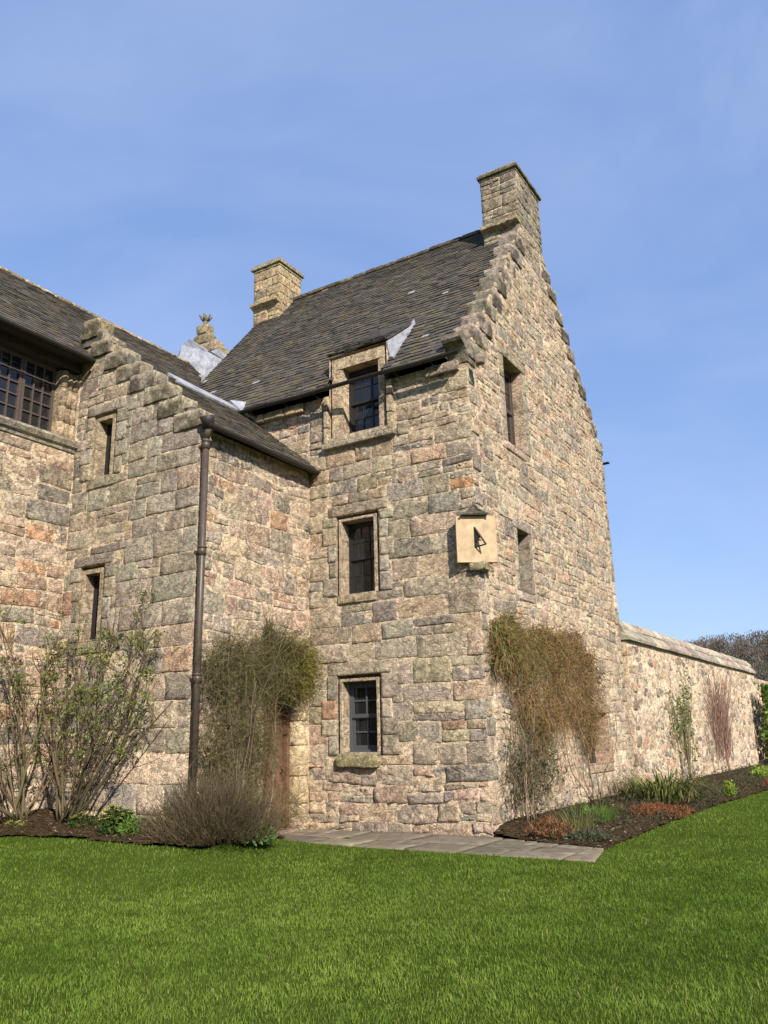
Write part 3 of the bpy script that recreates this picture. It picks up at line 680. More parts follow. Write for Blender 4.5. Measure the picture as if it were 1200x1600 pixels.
for k in range(10):
    y0 = 8.62-0.365*k+R.uniform(-.03, .03); zt = 9.33+0.405*k+R.uniform(-.04, .04)
    crow(tower, (-0.18, y0-0.34, zt-0.20), (0.44, 0.58, 0.36), R, WTH+[(1, (0.13, 0.12, 0.105))], 0.0)
sk = MB(); prof = [(0.30, 8.36), (-0.02, 8.36), (-0.035, 8.48), (-0.07, 8.58), (-0.13, 8.66), (-0.20, 8.70), (-0.27, 8.71), (-0.31, 8.76), (-0.30, 8.84), (-0.24, 8.88), (0.30, 8.88)]
poly_prism(sk, [(0.035, y, z) for y, z in prof], (-0.40, 0, 0), (0.15, 0.14, 0.11, 0)); sk.build('skewputt', STONE, tower)
# chimneys
def chimney(par, x0, x1, y0, y1, z0, z1, cap, R, pal, ledge=None):
    m = MB()
    m.box((x0+0.005, y0+0.005, z0), (x1-0.005, y1-0.005, z1), MORTAR)
    fr = [Fr((0, y0+0.005, 0), (1, 0, 0), (0, -1, 0)), Fr((x1-0.005, 0, 0), (0, 1, 0), (1, 0, 0)), Fr((0, y1-0.005, 0), (-1, 0, 0), (0, 1, 0)), Fr((x0+0.005, 0, 0), (0, -1, 0), (-1, 0, 0))]
    for f, a, b in ((fr[0], x0, x1), (fr[1], y0, y1), (fr[2], -x1, -x0), (fr[3], -y1, -y0)):
        coursed(m, f, a-0.012, b+0.012, z0, z1-0.01, R, pal, ch=(0.24, 0.34), sw=(0.28, 0.6), snick=0.25, smear=0.35, rough=0.01, h=(0.008, 0.022), gap=0.008, warp=0.012)
    for (e, a, b, c) in cap: rblock(m, lambda p, q, r, a=a, b=b: ((x0+x1)/2+p, (y0+y1)/2+q, (a+b)/2+r), (x1-x0+2*e, y1-y0+2*e, b-a), c, R, 0.012, 0.03, 0.2)
    if ledge: rblock(m, lambda p, q, r: ((x0+x1)/2+p, y0-0.055+q, ledge+r-0.35*q), (x1-x0+0.06, 0.24, 0.11), (0.30, 0.26, 0.17), R, 0.012, 0.03)
    return m.build('chimney', STONE, par)
chimney(tower, -0.93, 0.0, 3.41, 4.93, 12.6, 14.87, ((0.035, 14.86, 14.93, (0.2, 0.18, 0.13)), (0.085, 14.93, 15.02, (0.13, 0.12, 0.09)), (0.03, 15.02, 15.10, (0.2, 0.19, 0.13)), (-0.2, 15.10, 15.28, (0.15, 0.14, 0.10))), R, [(3, (0.20, 0.185, 0.14)), (2, (0.165, 0.155, 0.125)), (1, (0.24, 0.205, 0.15))], 13.42)
R = random.Random(33)
chimney(tower, -8.32, -7.38, 3.50, 4.52, 12.9, 14.90, ((0.04, 14.88, 14.96, (0.30, 0.26, 0.17)), (0.09, 14.96, 15.06, (0.27, 0.24, 0.16)), (0.03, 15.06, 15.14, (0.22, 0.2, 0.13)), (-0.22, 15.14, 15.24, (0.13, 0.12, 0.09))), R, [(3, (0.30, 0.25, 0.16)), (2, (0.36, 0.29, 0.17)), (1, (0.22, 0.19, 0.14))], 13.72)
mb = MB(); gutter(mb, (-5.6, -0.36, 8.47), (0.02, -0.36, 8.44), 0.06); 
for x in (-5.0, -4.1, -3.3, -1.4, -0.6): mb.tube([(x, -0.36, 8.40), (x, -0.2, 8.36), (x, -0.05, 8.36)], 0.012, n=4)
mb.build('gutter', GUTTER, tower)
mb = MB(); gutter(mb, (-8.2, 8.86, 8.86), (0.10, 8.86, 8.84), 0.055); mb.build('gutter', GUTTER, tower)

# ---------------------------------------------------------------- stair wing in the angle
wing = thing('stair_wing', 'low stone wing with crow stepped edge, two slit windows and brown downpipe', 'stair wing', (-5.3, -1.6, 0.3))
FJ = Fr((0, -JP, 0), (1, 0, 0), (0, -1, 0)); FJR = Fr((-TW, 0, 0), (0, 1, 0), (1, 0, 0))
J1 = dict(A=(-6.31, -5.93, 6.42, 7.55), outer=(-6.46, -5.81, 6.40, 7.69)); J2 = dict(A=(-6.36, -5.98, 3.37, 4.57), outer=(-6.50, -5.85, 3.35, 4.72))
R = random.Random(17); mb = MB(); PUT = (-6.67, -6.55, 2.64, 2.80)
backing(mb, FJ, JL, -TW, -0.2, 6.9, [(a['outer']) for a in (J1, J2)]+[PUT], cell=0.5)
backing(mb, FJ, JL, J1['outer'][1], 6.9, J1['outer'][3], [J1['outer']]); 
mb.add([FJ.p(J1['outer'][1], 6.9), FJ.p(-TW, 6.9), FJ.p(-4.85, 7.69+0.22), FJ.p(J1['outer'][1], 7.91)], [(0, 1, 2, 3)], MORTAR)
mb.add([FJ.p(JL, 7.69), FJ.p(J1['outer'][1], 7.69), FJ.p(J1['outer'][1], 7.91), FJ.p(-4.85, 7.91), FJ.p(-6.6, 9.3), FJ.p(JL, 9.3)], [(0, 1, 2, 3, 4, 5)], MORTAR)
for q in ([(-6.67, 2.64), (-6.67, 2.80)], [(-6.67, 2.80), (-6.55, 2.80)], [(-6.55, 2.80), (-6.55, 2.64)], [(-6.55, 2.64), (-6.67, 2.64)]):
    mb.add([FJ.p(*q[0], 0.01), FJ.p(*q[1], 0.01), FJ.p(*q[1], -0.3), FJ.p(*q[0], -0.3)], [(0, 1, 2, 3)], (0.1, 0.09, 0.07, 0))
mb.add([FJ.p(-6.67, 2.64, -0.29), FJ.p(-6.55, 2.64, -0.29), FJ.p(-6.55, 2.80, -0.29), FJ.p(-6.67, 2.80, -0.29)], [(0, 1, 2, 3)], (0.05, 0.045, 0.04, 0))
rj = [excl(J1['outer'], 0.2, 0.2), excl(J2['outer'], 0.2, 0.2), PUT]
limj = [(0.86, 1.0, 7.12+0.86*(-TW)+0.0)]
coursed(mb, FJ, JL, -TW+0.02, 0.1, 3.1, R, ASHLAR+PALE[:1], ch=(0.32, 0.45), sw=(0.4, 0.95), rects=rj, snick=0.18, smear=0.3, rough=0.009, gap=0.010)
coursed(mb, FJ, JL, -TW+0.02, 3.1, 6.2, R, ASHLAR, ch=(0.32, 0.45), sw=(0.4, 0.9), rects=rj, snick=0.15, smear=0.18, rough=0.009, gap=0.008)
coursed(mb, FJ, JL, -TW+0.02, 6.2, 9.5, R, ASHLAR+[(2, (0.17, 0.16, 0.145)), (2, (0.21, 0.195, 0.165))], ch=(0.28, 0.40), sw=(0.4, 0.85), rects=rj, lim=limj, snick=0.2, smear=0.12, rough=0.010, gap=0.008)
DO = (-1.34, -0.31, 0.0, 2.42)
backing(mb, FJR, -JP, 0, -0.2, 6.85, [DO])
coursed(mb, FJR, -JP+0.02, 0, 0.0, 6.82, R, PINKS+[(1.5, (0.24, 0.21, 0.17))], ch=(0.26, 0.44), sw=(0.3, 0.75), rects=[(-1.6, 0.05, -1, 2.66)], snick=0.4, smear=0.8, h=(0.0, 0.013), rough=0.012, gap=0.011, warp=0.12)
mb.add([(-5.5, -3.0, 7.8), (-7.4, -3.0, 9.66), (-5.5, -3.0, 8.5)], [(0, 2, 1)], (0.16, 0.15, 0.13, 0))
mb.build('wall', STONE, wing)
R = random.Random(19)
window(wing, FJ, J1['A'], 0.24, 1, 3, DARKWOOD, R, outer=J1['outer'], jw=0.2, lint=0.2, split=False, scol=(0.28, 0.24, 0.17), label='upper slit window')
window(wing, FJ, J2['A'], 0.24, 1, 3, DARKWOOD, R, outer=J2['outer'], jw=0.2, lint=0.2, split=False, scol=(0.28, 0.24, 0.17), label='lower slit window half behind the shrub')
for z, n in ((6.30, 1), (3.24, 2)):
    mb = MB(); rblock(mb, lambda a, b, c: (-6.14+a, -JP+0.02+b, z+c), (0.74, 0.12, 0.2), (0.22, 0.21, 0.15), R, 0.008, 0.02); mb.build('window_sill', STONE, wing)
# door
dd = MB(); y = DO[0]-0.05
while y < DO[1]+0.05:
    w = R.uniform(0.11, 0.17); dd.box((-TW-0.38, y+0.003, 0.02), (-TW-0.33+R.uniform(-.006, .006), min(y+w, DO[1]+0.06)-0.003, DO[3]), (0.1, 0.06, 0.04, 0)); y += w
door = dd.build('door', DOORWOOD, wing)
fm = MB(); fm.box((-TW-0.325, DO[1]-0.075, 0.02), (-TW-0.22, DO[1]+0.02, DO[3]-0.09)); fm.box((-TW-0.325, DO[0]-0.02, 0.02), (-TW-0.22, DO[0]+0.075, DO[3]-0.09)); fm.box((-TW-0.325, DO[0], DO[3]-0.09), (-TW-0.22, DO[1], DO[3]+0.02)); fm.build('door_frame', DOORWOOD, door)
hd = MB(); hd.tube([(-TW-0.32, -0.45, 1.0), (-TW-0.27, -0.45, 1.0), (-TW-0.27, -0.45, 1.12), (-TW-0.32, -0.45, 1.12)], 0.012, n=5); hd.build('handle', GUTTER, door)
ds = MB(); v = 0.0
while v < 2.42:
    hg = min(R.uniform(0.38, 0.6), 2.42-v)
    if 2.42-v-hg < 0.2: hg = 2.42-v
    for (a, b) in ((DO[1], -0.035), (DO[0]-0.25, DO[0])):
        rblock(ds, lambda p, q, r, a=a, b=b, v=v, hg=hg: (-TW-0.105+p, (a+b)/2+q, v+hg/2+r), (0.27, abs(b-a), hg-0.006), pick(R, [(2, (0.47, 0.39, 0.26)), (1, (0.41, 0.335, 0.23))]), R, 0.004, 0.035)
    v += hg
rblock(ds, lambda p, q, r: (-TW-0.105+p, -0.81+q, 2.54+r), (0.27, 1.55, 0.235), (0.36, 0.29, 0.2), R, 0.006, 0.03)
rblock(ds, lambda p, q, r: (-TW-0.15+p, -0.81+q, 0.0+r), (0.5, 1.0, 0.1), (0.25, 0.21, 0.16), R, 0.006, 0.03)
ds.build('door_surround', STONE, wing)
# wing roof
R = random.Random(23); rf = MB()
Sl = Vector((-2.1, 0, 1.77)); slates(rf, (-3.38, -2.98, 6.82), (0, 1, 0), Sl, 2.97, Sl.length, R, 0.15)
Su = Vector((-1.95, 0, 1.10)); slates(rf, (-5.46, -2.98, 8.60), (0, 1, 0), Su, 4.2, Su.length, R, 0.16, keep=lambda u, s: 8.6+s*0.49 > 8.47+1.237*(-2.98+u+0.28)-0.1)
rf.add([(-3.42, -3.0, 6.78), (-3.42, -0.02, 6.78), (-5.5, -0.02, 8.53), (-5.5, -3.0, 8.53), (-7.5, 1.1, 9.66), (-7.5, -3.0, 9.66), (-5.5, 0.1, 8.53)], [(0, 1, 2, 3), (3, 6, 4, 5)], (0.05, 0.045, 0.04, 0))
wroof = rf.build('roof', SLATE, wing)
ls = MB(); poly_prism(ls, [(-5.38, -2.1, 8.50), (-5.36, -0.28, 8.49), (-5.60, -0.25, 8.70), (-5.70, -2.1, 8.80)], (0.03, 0, 0.04), (0.75, 0.75, 0.75, 0))
poly_prism(ls, [(-5.28, -0.36, 8.45), (-5.05, -0.06, 8.30), (-5.50, 0.08, 8.85), (-5.66, -0.3, 8.80)], (0.04, -0.02, 0.05), (0.75, 0.75, 0.75, 0)); ls.build('lead_flashing', LEAD, wroof)
R = random.Random(29)
for k in range(8):
    x1 = -3.62-0.40*k+R.uniform(-.03, .03); zt = 7.20+0.345*k+R.uniform(-.03, .03)
    crow(wing, (x1-0.34, -JP+0.14, zt-0.16), (0.62, 0.36+R.uniform(-.02, .03), 0.34), R, [(3, (0.25, 0.23, 0.17)), (2, (0.21, 0.195, 0.155)), (1, (0.15, 0.145, 0.125))], -0.03, (1, 0, 0))
crow(wing, (-6.72, -JP+0.12, 9.62), (0.46, 0.42, 0.42), R, [(1, (0.25, 0.23, 0.15))], -0.05, (1, 0, 0))
mb = MB(); gutter(mb, (-3.40, -3.25, 6.83), (-3.40, -0.10, 6.81), 0.065); mb.build('gutter', GUTTER, wing)
pp = MB(); px, py = -3.50, -3.17
pp.tube([(px, py, 0.35), (px, py, 6.62)], 0.056, n=10, col=(0.08, 0.05, 0.04, 0), smooth=True)
pp.tube([(px, py, 6.60), (px+0.03, py, 6.72), (px+0.06, py, 6.85)], 0.058, 0.07, n=10)
for z in (6.48, 4.62, 2.55, 0.75):
    pp.tube([(px, py, z-0.07), (px, py, z+0.07)], 0.070, n=10); pp.tube([(px, py, z+0.05), (px, py, z+0.085)], 0.079, n=10); pp.box((px-0.17, py-0.012, z-0.02), (px-0.05, py+0.012, z+0.02))
dp = pp.build('downpipe', IRON, wing)
hp = MB(); hp.tube([(px+0.06, py-0.02, 6.80), (px+0.06, py-0.04, 6.90), (px+0.06, py-0.06, 6.97)], 0.10, 0.13, n=10); hp.build('hopper', GUTTER, dp)

# ---------------------------------------------------------------- main range at the left
rng_ = thing('main_range', 'long stone range with brown timber casements under slate eaves', 'house', (-9.7, -5.5, 0.3))
FM = Fr((JL, 0, 0), (0, 1, 0), (1, 0, 0)); R = random.Random(31); mb = MB(); YE = -10.0
backing(mb, FM, YE, -JP, -0.2, 7.2, [], cell=0.6)
coursed(mb, FM, YE, -JP, 0.1, 1.6, R, WARM+PALE[:2], ch=(0.24, 0.36), sw=(0.3, 0.7), snick=0.4, smear=0.8, h=(0.002, 0.02), rough=0.013, gap=0.016, warp=0.1)
coursed(mb, FM, YE, -JP, 1.6, 7.02, R, PINKS+[(1.5, (0.33, 0.26, 0.18)), (1, (0.24, 0.22, 0.17)), (0.3, (0.34, 0.21, 0.13))], ch=(0.28, 0.42), sw=(0.4, 0.95), snick=0.32, smear=0.3, rough=0.012, gap=0.017, warp=0.05, h=(0.0, 0.016))
mb.box((-12.6, YE, -0.2), (JL-0.3, YE+0.3, 8.8), MORTAR); mb.box((-12.6, YE+0.31, -0.2), (-12.3, 2.4, 8.8), MORTAR)
mb.box((JL-0.34, -3.185, 7.0), (JL+0.012, -3.0, 9.2), MORTAR); mb.box((JL-0.9, YE+0.31, 7.2), (JL-0.6, -JP, 8.8), (0.05, 0.045, 0.04, 0))
mb.build('wall', STONE, rng_)
R = random.Random(37)
y1 = -3.60
for k in range(8):
    y0 = y1-0.70; A = (y0, y1, 7.28, 8.68)
    window(rng_, Fr((JL, 0, 0), (0, 1, 0), (1, 0, 0)), A, 0.20, 3, 5, BROWNWOOD, R, groove=False, outer=A, blocks=False, split=False, fw=0.03, bar=0.026, scol=(0.3, 0.25, 0.18)) if False else None
    w = MB(); d0 = JL-0.24
    w.box((d0-0.03, y0, 7.28), (d0+0.05, y0+0.055, 8.72)); w.box((d0-0.03, y1-0.055, 7.28), (d0+0.05, y1, 8.72)); w.box((d0-0.03, y0+0.055, 7.28), (d0+0.045, y1-0.055, 7.40)); w.box((d0-0.03, y0+0.055, 8.64), (d0+0.045, y1-0.055, 8.72))
    g0, g1, h0, h1 = y0+0.055, y1-0.055, 7.40, 8.64
    for i in (1, 2): yy = g0+(g1-g0)*i/3; w.box((d0-0.025, yy-0.014, h0), (d0+0.038, yy+0.014, h1))
    for j in range(1, 5): zz = h0+(h1-h0)*j/5; w.box((d0-0.02, g0, zz-0.014), (d0+0.034, g1, zz+0.014))
    wo = w.build('window', BROWNWOOD, rng_); g = MB()
    for i in range(3):
        for j in range(5):
            a, b = g0+(g1-g0)*i/3, g0+(g1-g0)*(i+1)/3; c, e = h0+(h1-h0)*j/5, h0+(h1-h0)*(j+1)/5; t = [R.uniform(-.005, .005) for _ in range(3)]
            g.add([(d0+t[0], a, c), (d0+t[1], b, c), (d0+t[2], b, e), (d0+t[2]+t[0]-t[1], a, e)], [(0, 1, 2, 3)])
    g.build('pane', GLASS, wo); y1 = y0-0.012
mb = MB(); z = 7.27
for hg in (0.34, 0.32, 0.38, 0.36):
    c = pick(R, [(1, (0.32, 0.265, 0.185))])
    mb.box((JL-0.3, -3.59, z), (JL-0.06, -JP-0.005, z+hg-0.006), (*c, 0.1))
    for yy, r in ((-3.50, 0.085), (-3.35, 0.05), (-3.24, 0.065)): mb.tube([(JL-0.075, yy, z+0.002), (JL-0.075, yy, z+hg-0.008)], r, n=14, col=(*c, 0.1))
    z += hg
mb.build('window_jamb', STONE, rng_)
mb = MB(); prof = [(-0.3, 7.29), (0.13, 7.25), (0.15, 7.20), (0.10, 7.12), (0.05, 7.09), (0.03, 7.03), (-0.02, 7.03)]; y = YE
while y < -JP-0.03:
    L = min(R.uniform(0.9, 1.4), -JP-0.02-y); poly_prism(mb, [(JL+d, y+0.004, zz) for d, zz in prof], (0, L-0.008, 0), (*pick(R, [(2, (0.24, 0.225, 0.19)), (1, (0.30, 0.27, 0.22))]), 0)); y += L
mb.build('window_sill', STONE, rng_)
mb = MB(); mb.box((JL-0.32, YE, 8.72), (JL+0.02, -JP-0.01, 8.90)); mb.box((JL-0.15, YE, 8.905), (JL+0.26, -JP-0.01, 8.94)); mb.build('eaves_beam', TIMBER, rng_)
R = random.Random(41); rf = MB(); Sm = Vector((-3.2, 0, 3.08))
slates(rf, (-6.56, YE, 8.90), (0, 1, 0), Sm, 2.3-YE, Sm.length, R, 0.15, keep=lambda u, s: YE+u < -2.98 or (s > 0.75 and 8.9+s*0.693 > 8.47+1.237*(YE+u+0.28)-0.15))
rf.add([(-6.6, YE, 8.86), (-6.6, -2.97, 8.86), (-9.75, -2.97, 11.88), (-9.75, YE, 11.88), (-13.0, YE, 8.7), (-13.0, 2.3, 8.7), (-9.75, 2.3, 11.88), (-7.2, -2.97, 9.437), (-7.2, 0.9, 9.437), (-9.75, 2.4, 11.88), (-9.75, -2.97, 11.88)], [(0, 1, 2, 3), (3, 6, 5, 4), (0, 3, 4), (7, 8, 9, 10)], (0.05, 0.045, 0.04, 0))
mroof = rf.build('roof', SLATE, rng_)
rr = MB(); y = YE
while y < 1.95:
    w = R.uniform(0.35, 0.6); rblock(rr, lambda a, b, c, Y=y+w/2, t=R.uniform(-.015, .015): (-9.75+a, Y+b, 11.95+c+t-0.6*abs(a)), (0.34, w-0.012, 0.11), pick(R, [(3, (0.30, 0.25, 0.16)), (2, (0.22, 0.19, 0.13)), (1, (0.42, 0.36, 0.24))]), R, 0.012, 0.035); y += w
rr.build('ridge', STONE, mroof)
mb = MB(); gutter(mb, (-6.50, YE, 8.90), (-6.50, -3.28, 8.86), 0.065); mb.build('gutter', GUTTER, rng_)
# lead-covered saddle and the finialled dormer gable behind the ridge
lead = MB()
poly_prism(lead, [(-10.29, 2.5, 12.40), (-10.15, 2.5, 12.68), (-9.83, 2.5, 12.80), (-9.20, 2.55, 12.25), (-9.05, 2.55, 12.20), (-8.85, 2.6, 12.25), (-8.50, 2.75, 11.75), (-9.2, 2.35, 11.1), (-10.0, 2.2, 11.8)], (-0.25, 1.1, 0.1), (0.6, 0.6, 0.62, 0))
lead.build('lead_saddle', LEAD, mroof)
fg = thing('finial_gable', 'small weathered stone gable topped by a carved finial behind the lead sheet', 'gable', (-10.6, 4.0, 11.5)); R = random.Random(43); mb = MB()
for (xc, w, z0, z1) in ((-10.55, 2.0, 11.4, 12.75), (-10.62, 1.45, 12.75, 13.2), (-10.72, 1.05, 13.2, 13.55), (-10.88, 0.66, 13.55, 13.9), (-10.88, 0.44, 13.9, 14.25)):
    rblock(mb, lambda a, b, c, xc=xc, z0=z0, z1=z1: (xc+a, 4.15+b, (z0+z1)/2+c), (w, 0.4, z1-z0), pick(R, [(2, (0.24, 0.21, 0.14)), (1, (0.19, 0.17, 0.11))]), R, 0.03, 0.07)
mb.build('coping', STONE, fg)
fi = MB(); fi.tube([(-10.88, 4.15, 14.24), (-10.88, 4.15, 14.36), (-10.88, 4.15, 14.45), (-10.88, 4.15, 14.62)], 0.10, 0.05, n=8, col=(0.2, 0.18, 0.13, 0))
for a in range(6):
    w = a*math.pi/3; fi.tube([(-10.88, 4.15, 14.42), (-10.88+0.1*math.cos(w), 4.15+0.1*math.sin(w), 14.48), (-10.88+0.2*math.cos(w), 4.15+0.2*math.sin(w), 14.60)], 0.06, 0.03, n=6, col=(0.19, 0.17, 0.12, 0))
fi.build('finial', STONE, fg)

# ---------------------------------------------------------------- sundial on the corner
sd = thing('sundial', 'square sandstone sundial with iron gnomon set across the tower corner', 'sundial', (-0.1, 0.0, 4.5))
PL, PR = Vector((-0.28, -0.215, 0)), Vector((0.305, 0.19, 0)); t_ = (PR-PL).normalized(); n_ = Vector((t_.y, -t_.x, 0))
mb = MB(); R = random.Random(47)
def plate(mb, e0, e1, z0, z1, back, col, off=0.0):
    a = PL+t_*e0-n_*off; b = PR-t_*e1-n_*off; q = [a, b, b-n_*back, a-n_*back]
    mb.add([(p.x, p.y, z0) for p in q]+[(p.x, p.y, z1) for p in q], [(0, 1, 5, 4), (1, 2, 6, 5), (2, 3, 7, 6), (3, 0, 4, 7), (4, 5, 6, 7), (3, 2, 1, 0)], (*col, 0))
plate(mb, 0, 0, 4.51, 5.35, 0.10, (0.6, 0.45, 0.25)); mb.build('dial_plate', DIALM, sd)
mb = MB(); plate(mb, 0.03, 0.03, 4.55, 5.31, 0.26, (0.28, 0.24, 0.17), 0.105)
rblock(mb, lambda a, b, c: (0.02+a, 0.04+b, 4.43+c), (0.34, 0.30, 0.15), (0.26, 0.24, 0.15), R, 0.02, 0.05)
mb.build('backing_stone', STONE, sd)
mb = MB(); ctr = PL+t_*0.33-n_*0.04; prf = [(0.23, 5.352), (0.24, 5.37), (0.215, 5.39), (0.15, 5.43), (0.09, 5.48), (0.045, 5.55), (0.015, 5.63)]
vs = []; fs = []
for (h, z) in prf:
    for (a, b) in ((-1, 1), (1, 1), (1, -1), (-1, -1)): p = ctr+t_*(h*a)+n_*(h*0.55*b); vs.append((p.x, p.y, z))
for k in range(len(prf)-1):
    for i in range(4): j = (i+1) % 4; fs.append((k*4+j, k*4+i, k*4+4+i, k*4+4+j))
fs.append((0, 1, 2, 3)); mb.add(vs, fs, (0.07, 0.065, 0.055, 0), False)
for sg in (-1, 1): mb.tube([Vector((ctr+t_*(h*sg)+n_*(h*0.55+0.005)).to_tuple()[:2]+(z,)) for h, z in prf], 0.02, 0.014, n=5, col=(0.22, 0.2, 0.16, 0))
mb.build('hood', STONE, sd)
gn = MB(); g0 = (PL+PR)/2+n_*0.002-t_*0.03
def gp(d, z): p = g0+(n_*0.75+t_*0.66)*d; return Vector((p.x, p.y, z))
def bar(a, b, w=0.012):
    gn.tube([a, b], w, n=4, col=(0.03, 0.02, 0.018, 0), smooth=False)
bar(gp(0, 5.14), gp(0.24, 4.79), 0.016); bar(gp(0, 5.14), gp(0, 4.77), 0.015); bar(gp(0, 4.78), gp(0.24, 4.79), 0.016); gn.add([gp(0, 5.12), gp(0.13, 4.94), gp(0.07, 4.88), gp(0, 4.86)], [(0, 1, 2, 3)], (0.03, 0.02, 0.02, 0)); bar(gp(0.05, 4.79), gp(0.07, 4.9), .014); bar(gp(0.07, 4.9), gp(0.13, 4.88), .014)
gn.build('gnomon', GUTTER, sd)

# ---------------------------------------------------------------- garden wall
gw = thing('garden_wall', 'long pale rubble garden wall with sloping stone coping beside the tower', 'wall', (0.3, 17, 0))
Ud = Vector((0.53, 15.9, 0)).normalized(); FW = Fr((0.12, 8.62, 0), Ud, (Ud.y, -Ud.x, 0)); R = random.Random(53); LW = 17.9
mb = MB(); backing(mb, FW, 0, LW, -0.2, 3.88, [], (0.52, 0.44, 0.32, 0), 0.5)
mb.add([FW.p(0, -0.2, 0), FW.p(0, 3.88, 0), FW.p(0, 3.88, -0.55), FW.p(0, -0.2, -0.55)], [(0, 1, 2, 3)], MORTAR); mb.add([FW.p(LW, -0.2, 0), FW.p(LW, 3.88, 0), FW.p(LW, 3.88, -0.55), FW.p(LW, -0.2, -0.55)], [(3, 2, 1, 0)], MORTAR)
mb.add([FW.p(0, -0.2, -0.55), FW.p(LW, -0.2, -0.55), FW.p(LW, 3.88, -0.55), FW.p(0, 3.88, -0.55)], [(0, 3, 2, 1)], MORTAR)
rubble(mb, FW, 0, 9, 0.0, 3.82, R, PALE, 0.27, 1.5, drop=0.14, h=(0.0, 0.014), smear=1.0, rough=0.016, gap=0.016)
rubble(mb, FW, 9, LW, 0.0, 3.82, R, PALE, 0.25, 2.1, drop=0.14, h=(0.0, 0.014), smear=1.0, rough=0.016, gap=0.016)
for k in range(7):
    rblock(mb, lambda a, b, c, k=k, o=R.uniform(-.04, .1): (0.08+a+o*0.3, 8.86+b+o, 0.9+k*0.45+c), (0.14, R.uniform(0.35, 0.6), R.uniform(0.26, 0.40)), pick(R, [(1, (0.2, 0.17, 0.13)), (1, (0.30, 0.24, 0.16))]), R, 0.05, 0.06)
mb.build('wall_face', STONE, gw)
mb = MB(); u = -0.05
while u < LW:
    w = min(R.uniform(0.55, 0.95), LW+0.05-u); c = (*pick(R, [(3, (0.31, 0.28, 0.235)), (2, (0.37, 0.335, 0.275)), (1, (0.24, 0.22, 0.185))]), 0.15); o = R.uniform(-.012, .012)
    P = lambda uu, d, z: Vector(FW.p(uu, z+o, d))
    poly_prism(mb, [P(u, 0.11, 3.885), P(u, 0.115, 3.96), P(u, -0.11, 4.24), P(u, -0.2, 4.24), P(u, -0.2, 3.885)][::-1], Ud*(w-0.012), c)
    poly_prism(mb, [P(u, -0.6, 3.885), P(u, -0.205, 3.885), P(u, -0.205, 4.24), P(u, -0.4, 4.24), P(u, -0.62, 3.96)][::-1], Ud*(w-0.012), c)
    u += w
u = -0.05
while u < LW:
    w = min(R.uniform(0.5, 0.8), LW+0.05-u); c = (*pick(R, [(3, (0.34, 0.31, 0.25)), (2, (0.42, 0.38, 0.31))]), 0.1); o = R.uniform(-.015, .015)
    P = lambda uu, d, z: Vector(FW.p(uu, z+o, d))
    poly_prism(mb, [P(u, -0.055, 4.20), P(u, -0.06, 4.27), P(u, -0.22, 4.45), P(u, -0.34, 4.46), P(u, -0.50, 4.27), P(u, -0.5, 4.20)][::-1], Ud*(w-0.012), c); u += w
mb.build('coping', STONE, gw)
fw = thing('far_garden_wall', 'lower rubble wall continuing beyond the ivy at the end of the border', 'wall', (1.1, 34, 0)); mb = MB()
Ue = Vector((0.6, 20, 0)).normalized(); FX = Fr((0.62, 26.7, 0), Ue, (Ue.y, -Ue.x, 0)); 
mb.box((0.2, 26.7, -0.2), (0.62, 26.75, 3.55), MORTAR); backing(mb, FX, 0, 20, -0.2, 3.6, [], (0.46, 0.39, 0.29, 0), 1.0); rubble(mb, FX, 0, 12, 0, 3.6, R, PALE, 0.3, 2.0, drop=0.1, h=(0.01, 0.05), smear=0.8, rough=0.015)
mb.build('wall_face', STONE, fw); mb = MB(); u = 0
while u < 20: w = R.uniform(0.6, 1.0); rblock(mb, lambda a, b, c, U=u+w/2: (FX.p(U+b, 3.68+c-0.25*abs(a), -0.22+a)), (0.62, w-0.02, 0.22), pick(R, [(1, (0.36, 0.31, 0.23))]), R, 0.03, 0.07); u += w
mb.build('coping', STONE, fw)

# ---------------------------------------------------------------- plants
def rv(R, z=0.0):
    a = R.uniform(0, 2*math.pi); c = R.uniform(-1, 1); s = math.sqrt(1-c*c); return Vector((s*math.cos(a), s*math.sin(a), c+z)).normalized()
def jitc(R, c, k=0.25): m = R.uniform(1-k, 1+k); return (c[0]*m*R.uniform(.93, 1.07), c[1]*m, c[2]*m*R.uniform(.9, 1.1), 0.0)
def path_curve(R, p, d, L, n, wander, pull=(0, 0, 0), lim=None):
    pts = [Vector(p)]; d = Vector(d).normalized(); pull = Vector(pull)
    for i in range(n):
        d = (d+rv(R)*wander+pull).normalized(); q = pts[-1]+d*(L/n)
        if lim: q = lim(q)
        pts.append(q)
    return pts
def leaves_at(mb, R, p, n, spread, L, w, cols, up=0.3):
    for _ in range(n):
        d = rv(R, up); s = d.cross(rv(R)).normalized(); mb.leaf(Vector(p)+rv(R)*R.uniform(0, spread), d, s, L*R.uniform(.6, 1.3), w*R.uniform(.6, 1.3), jitc(R, R.choice(cols), .35))
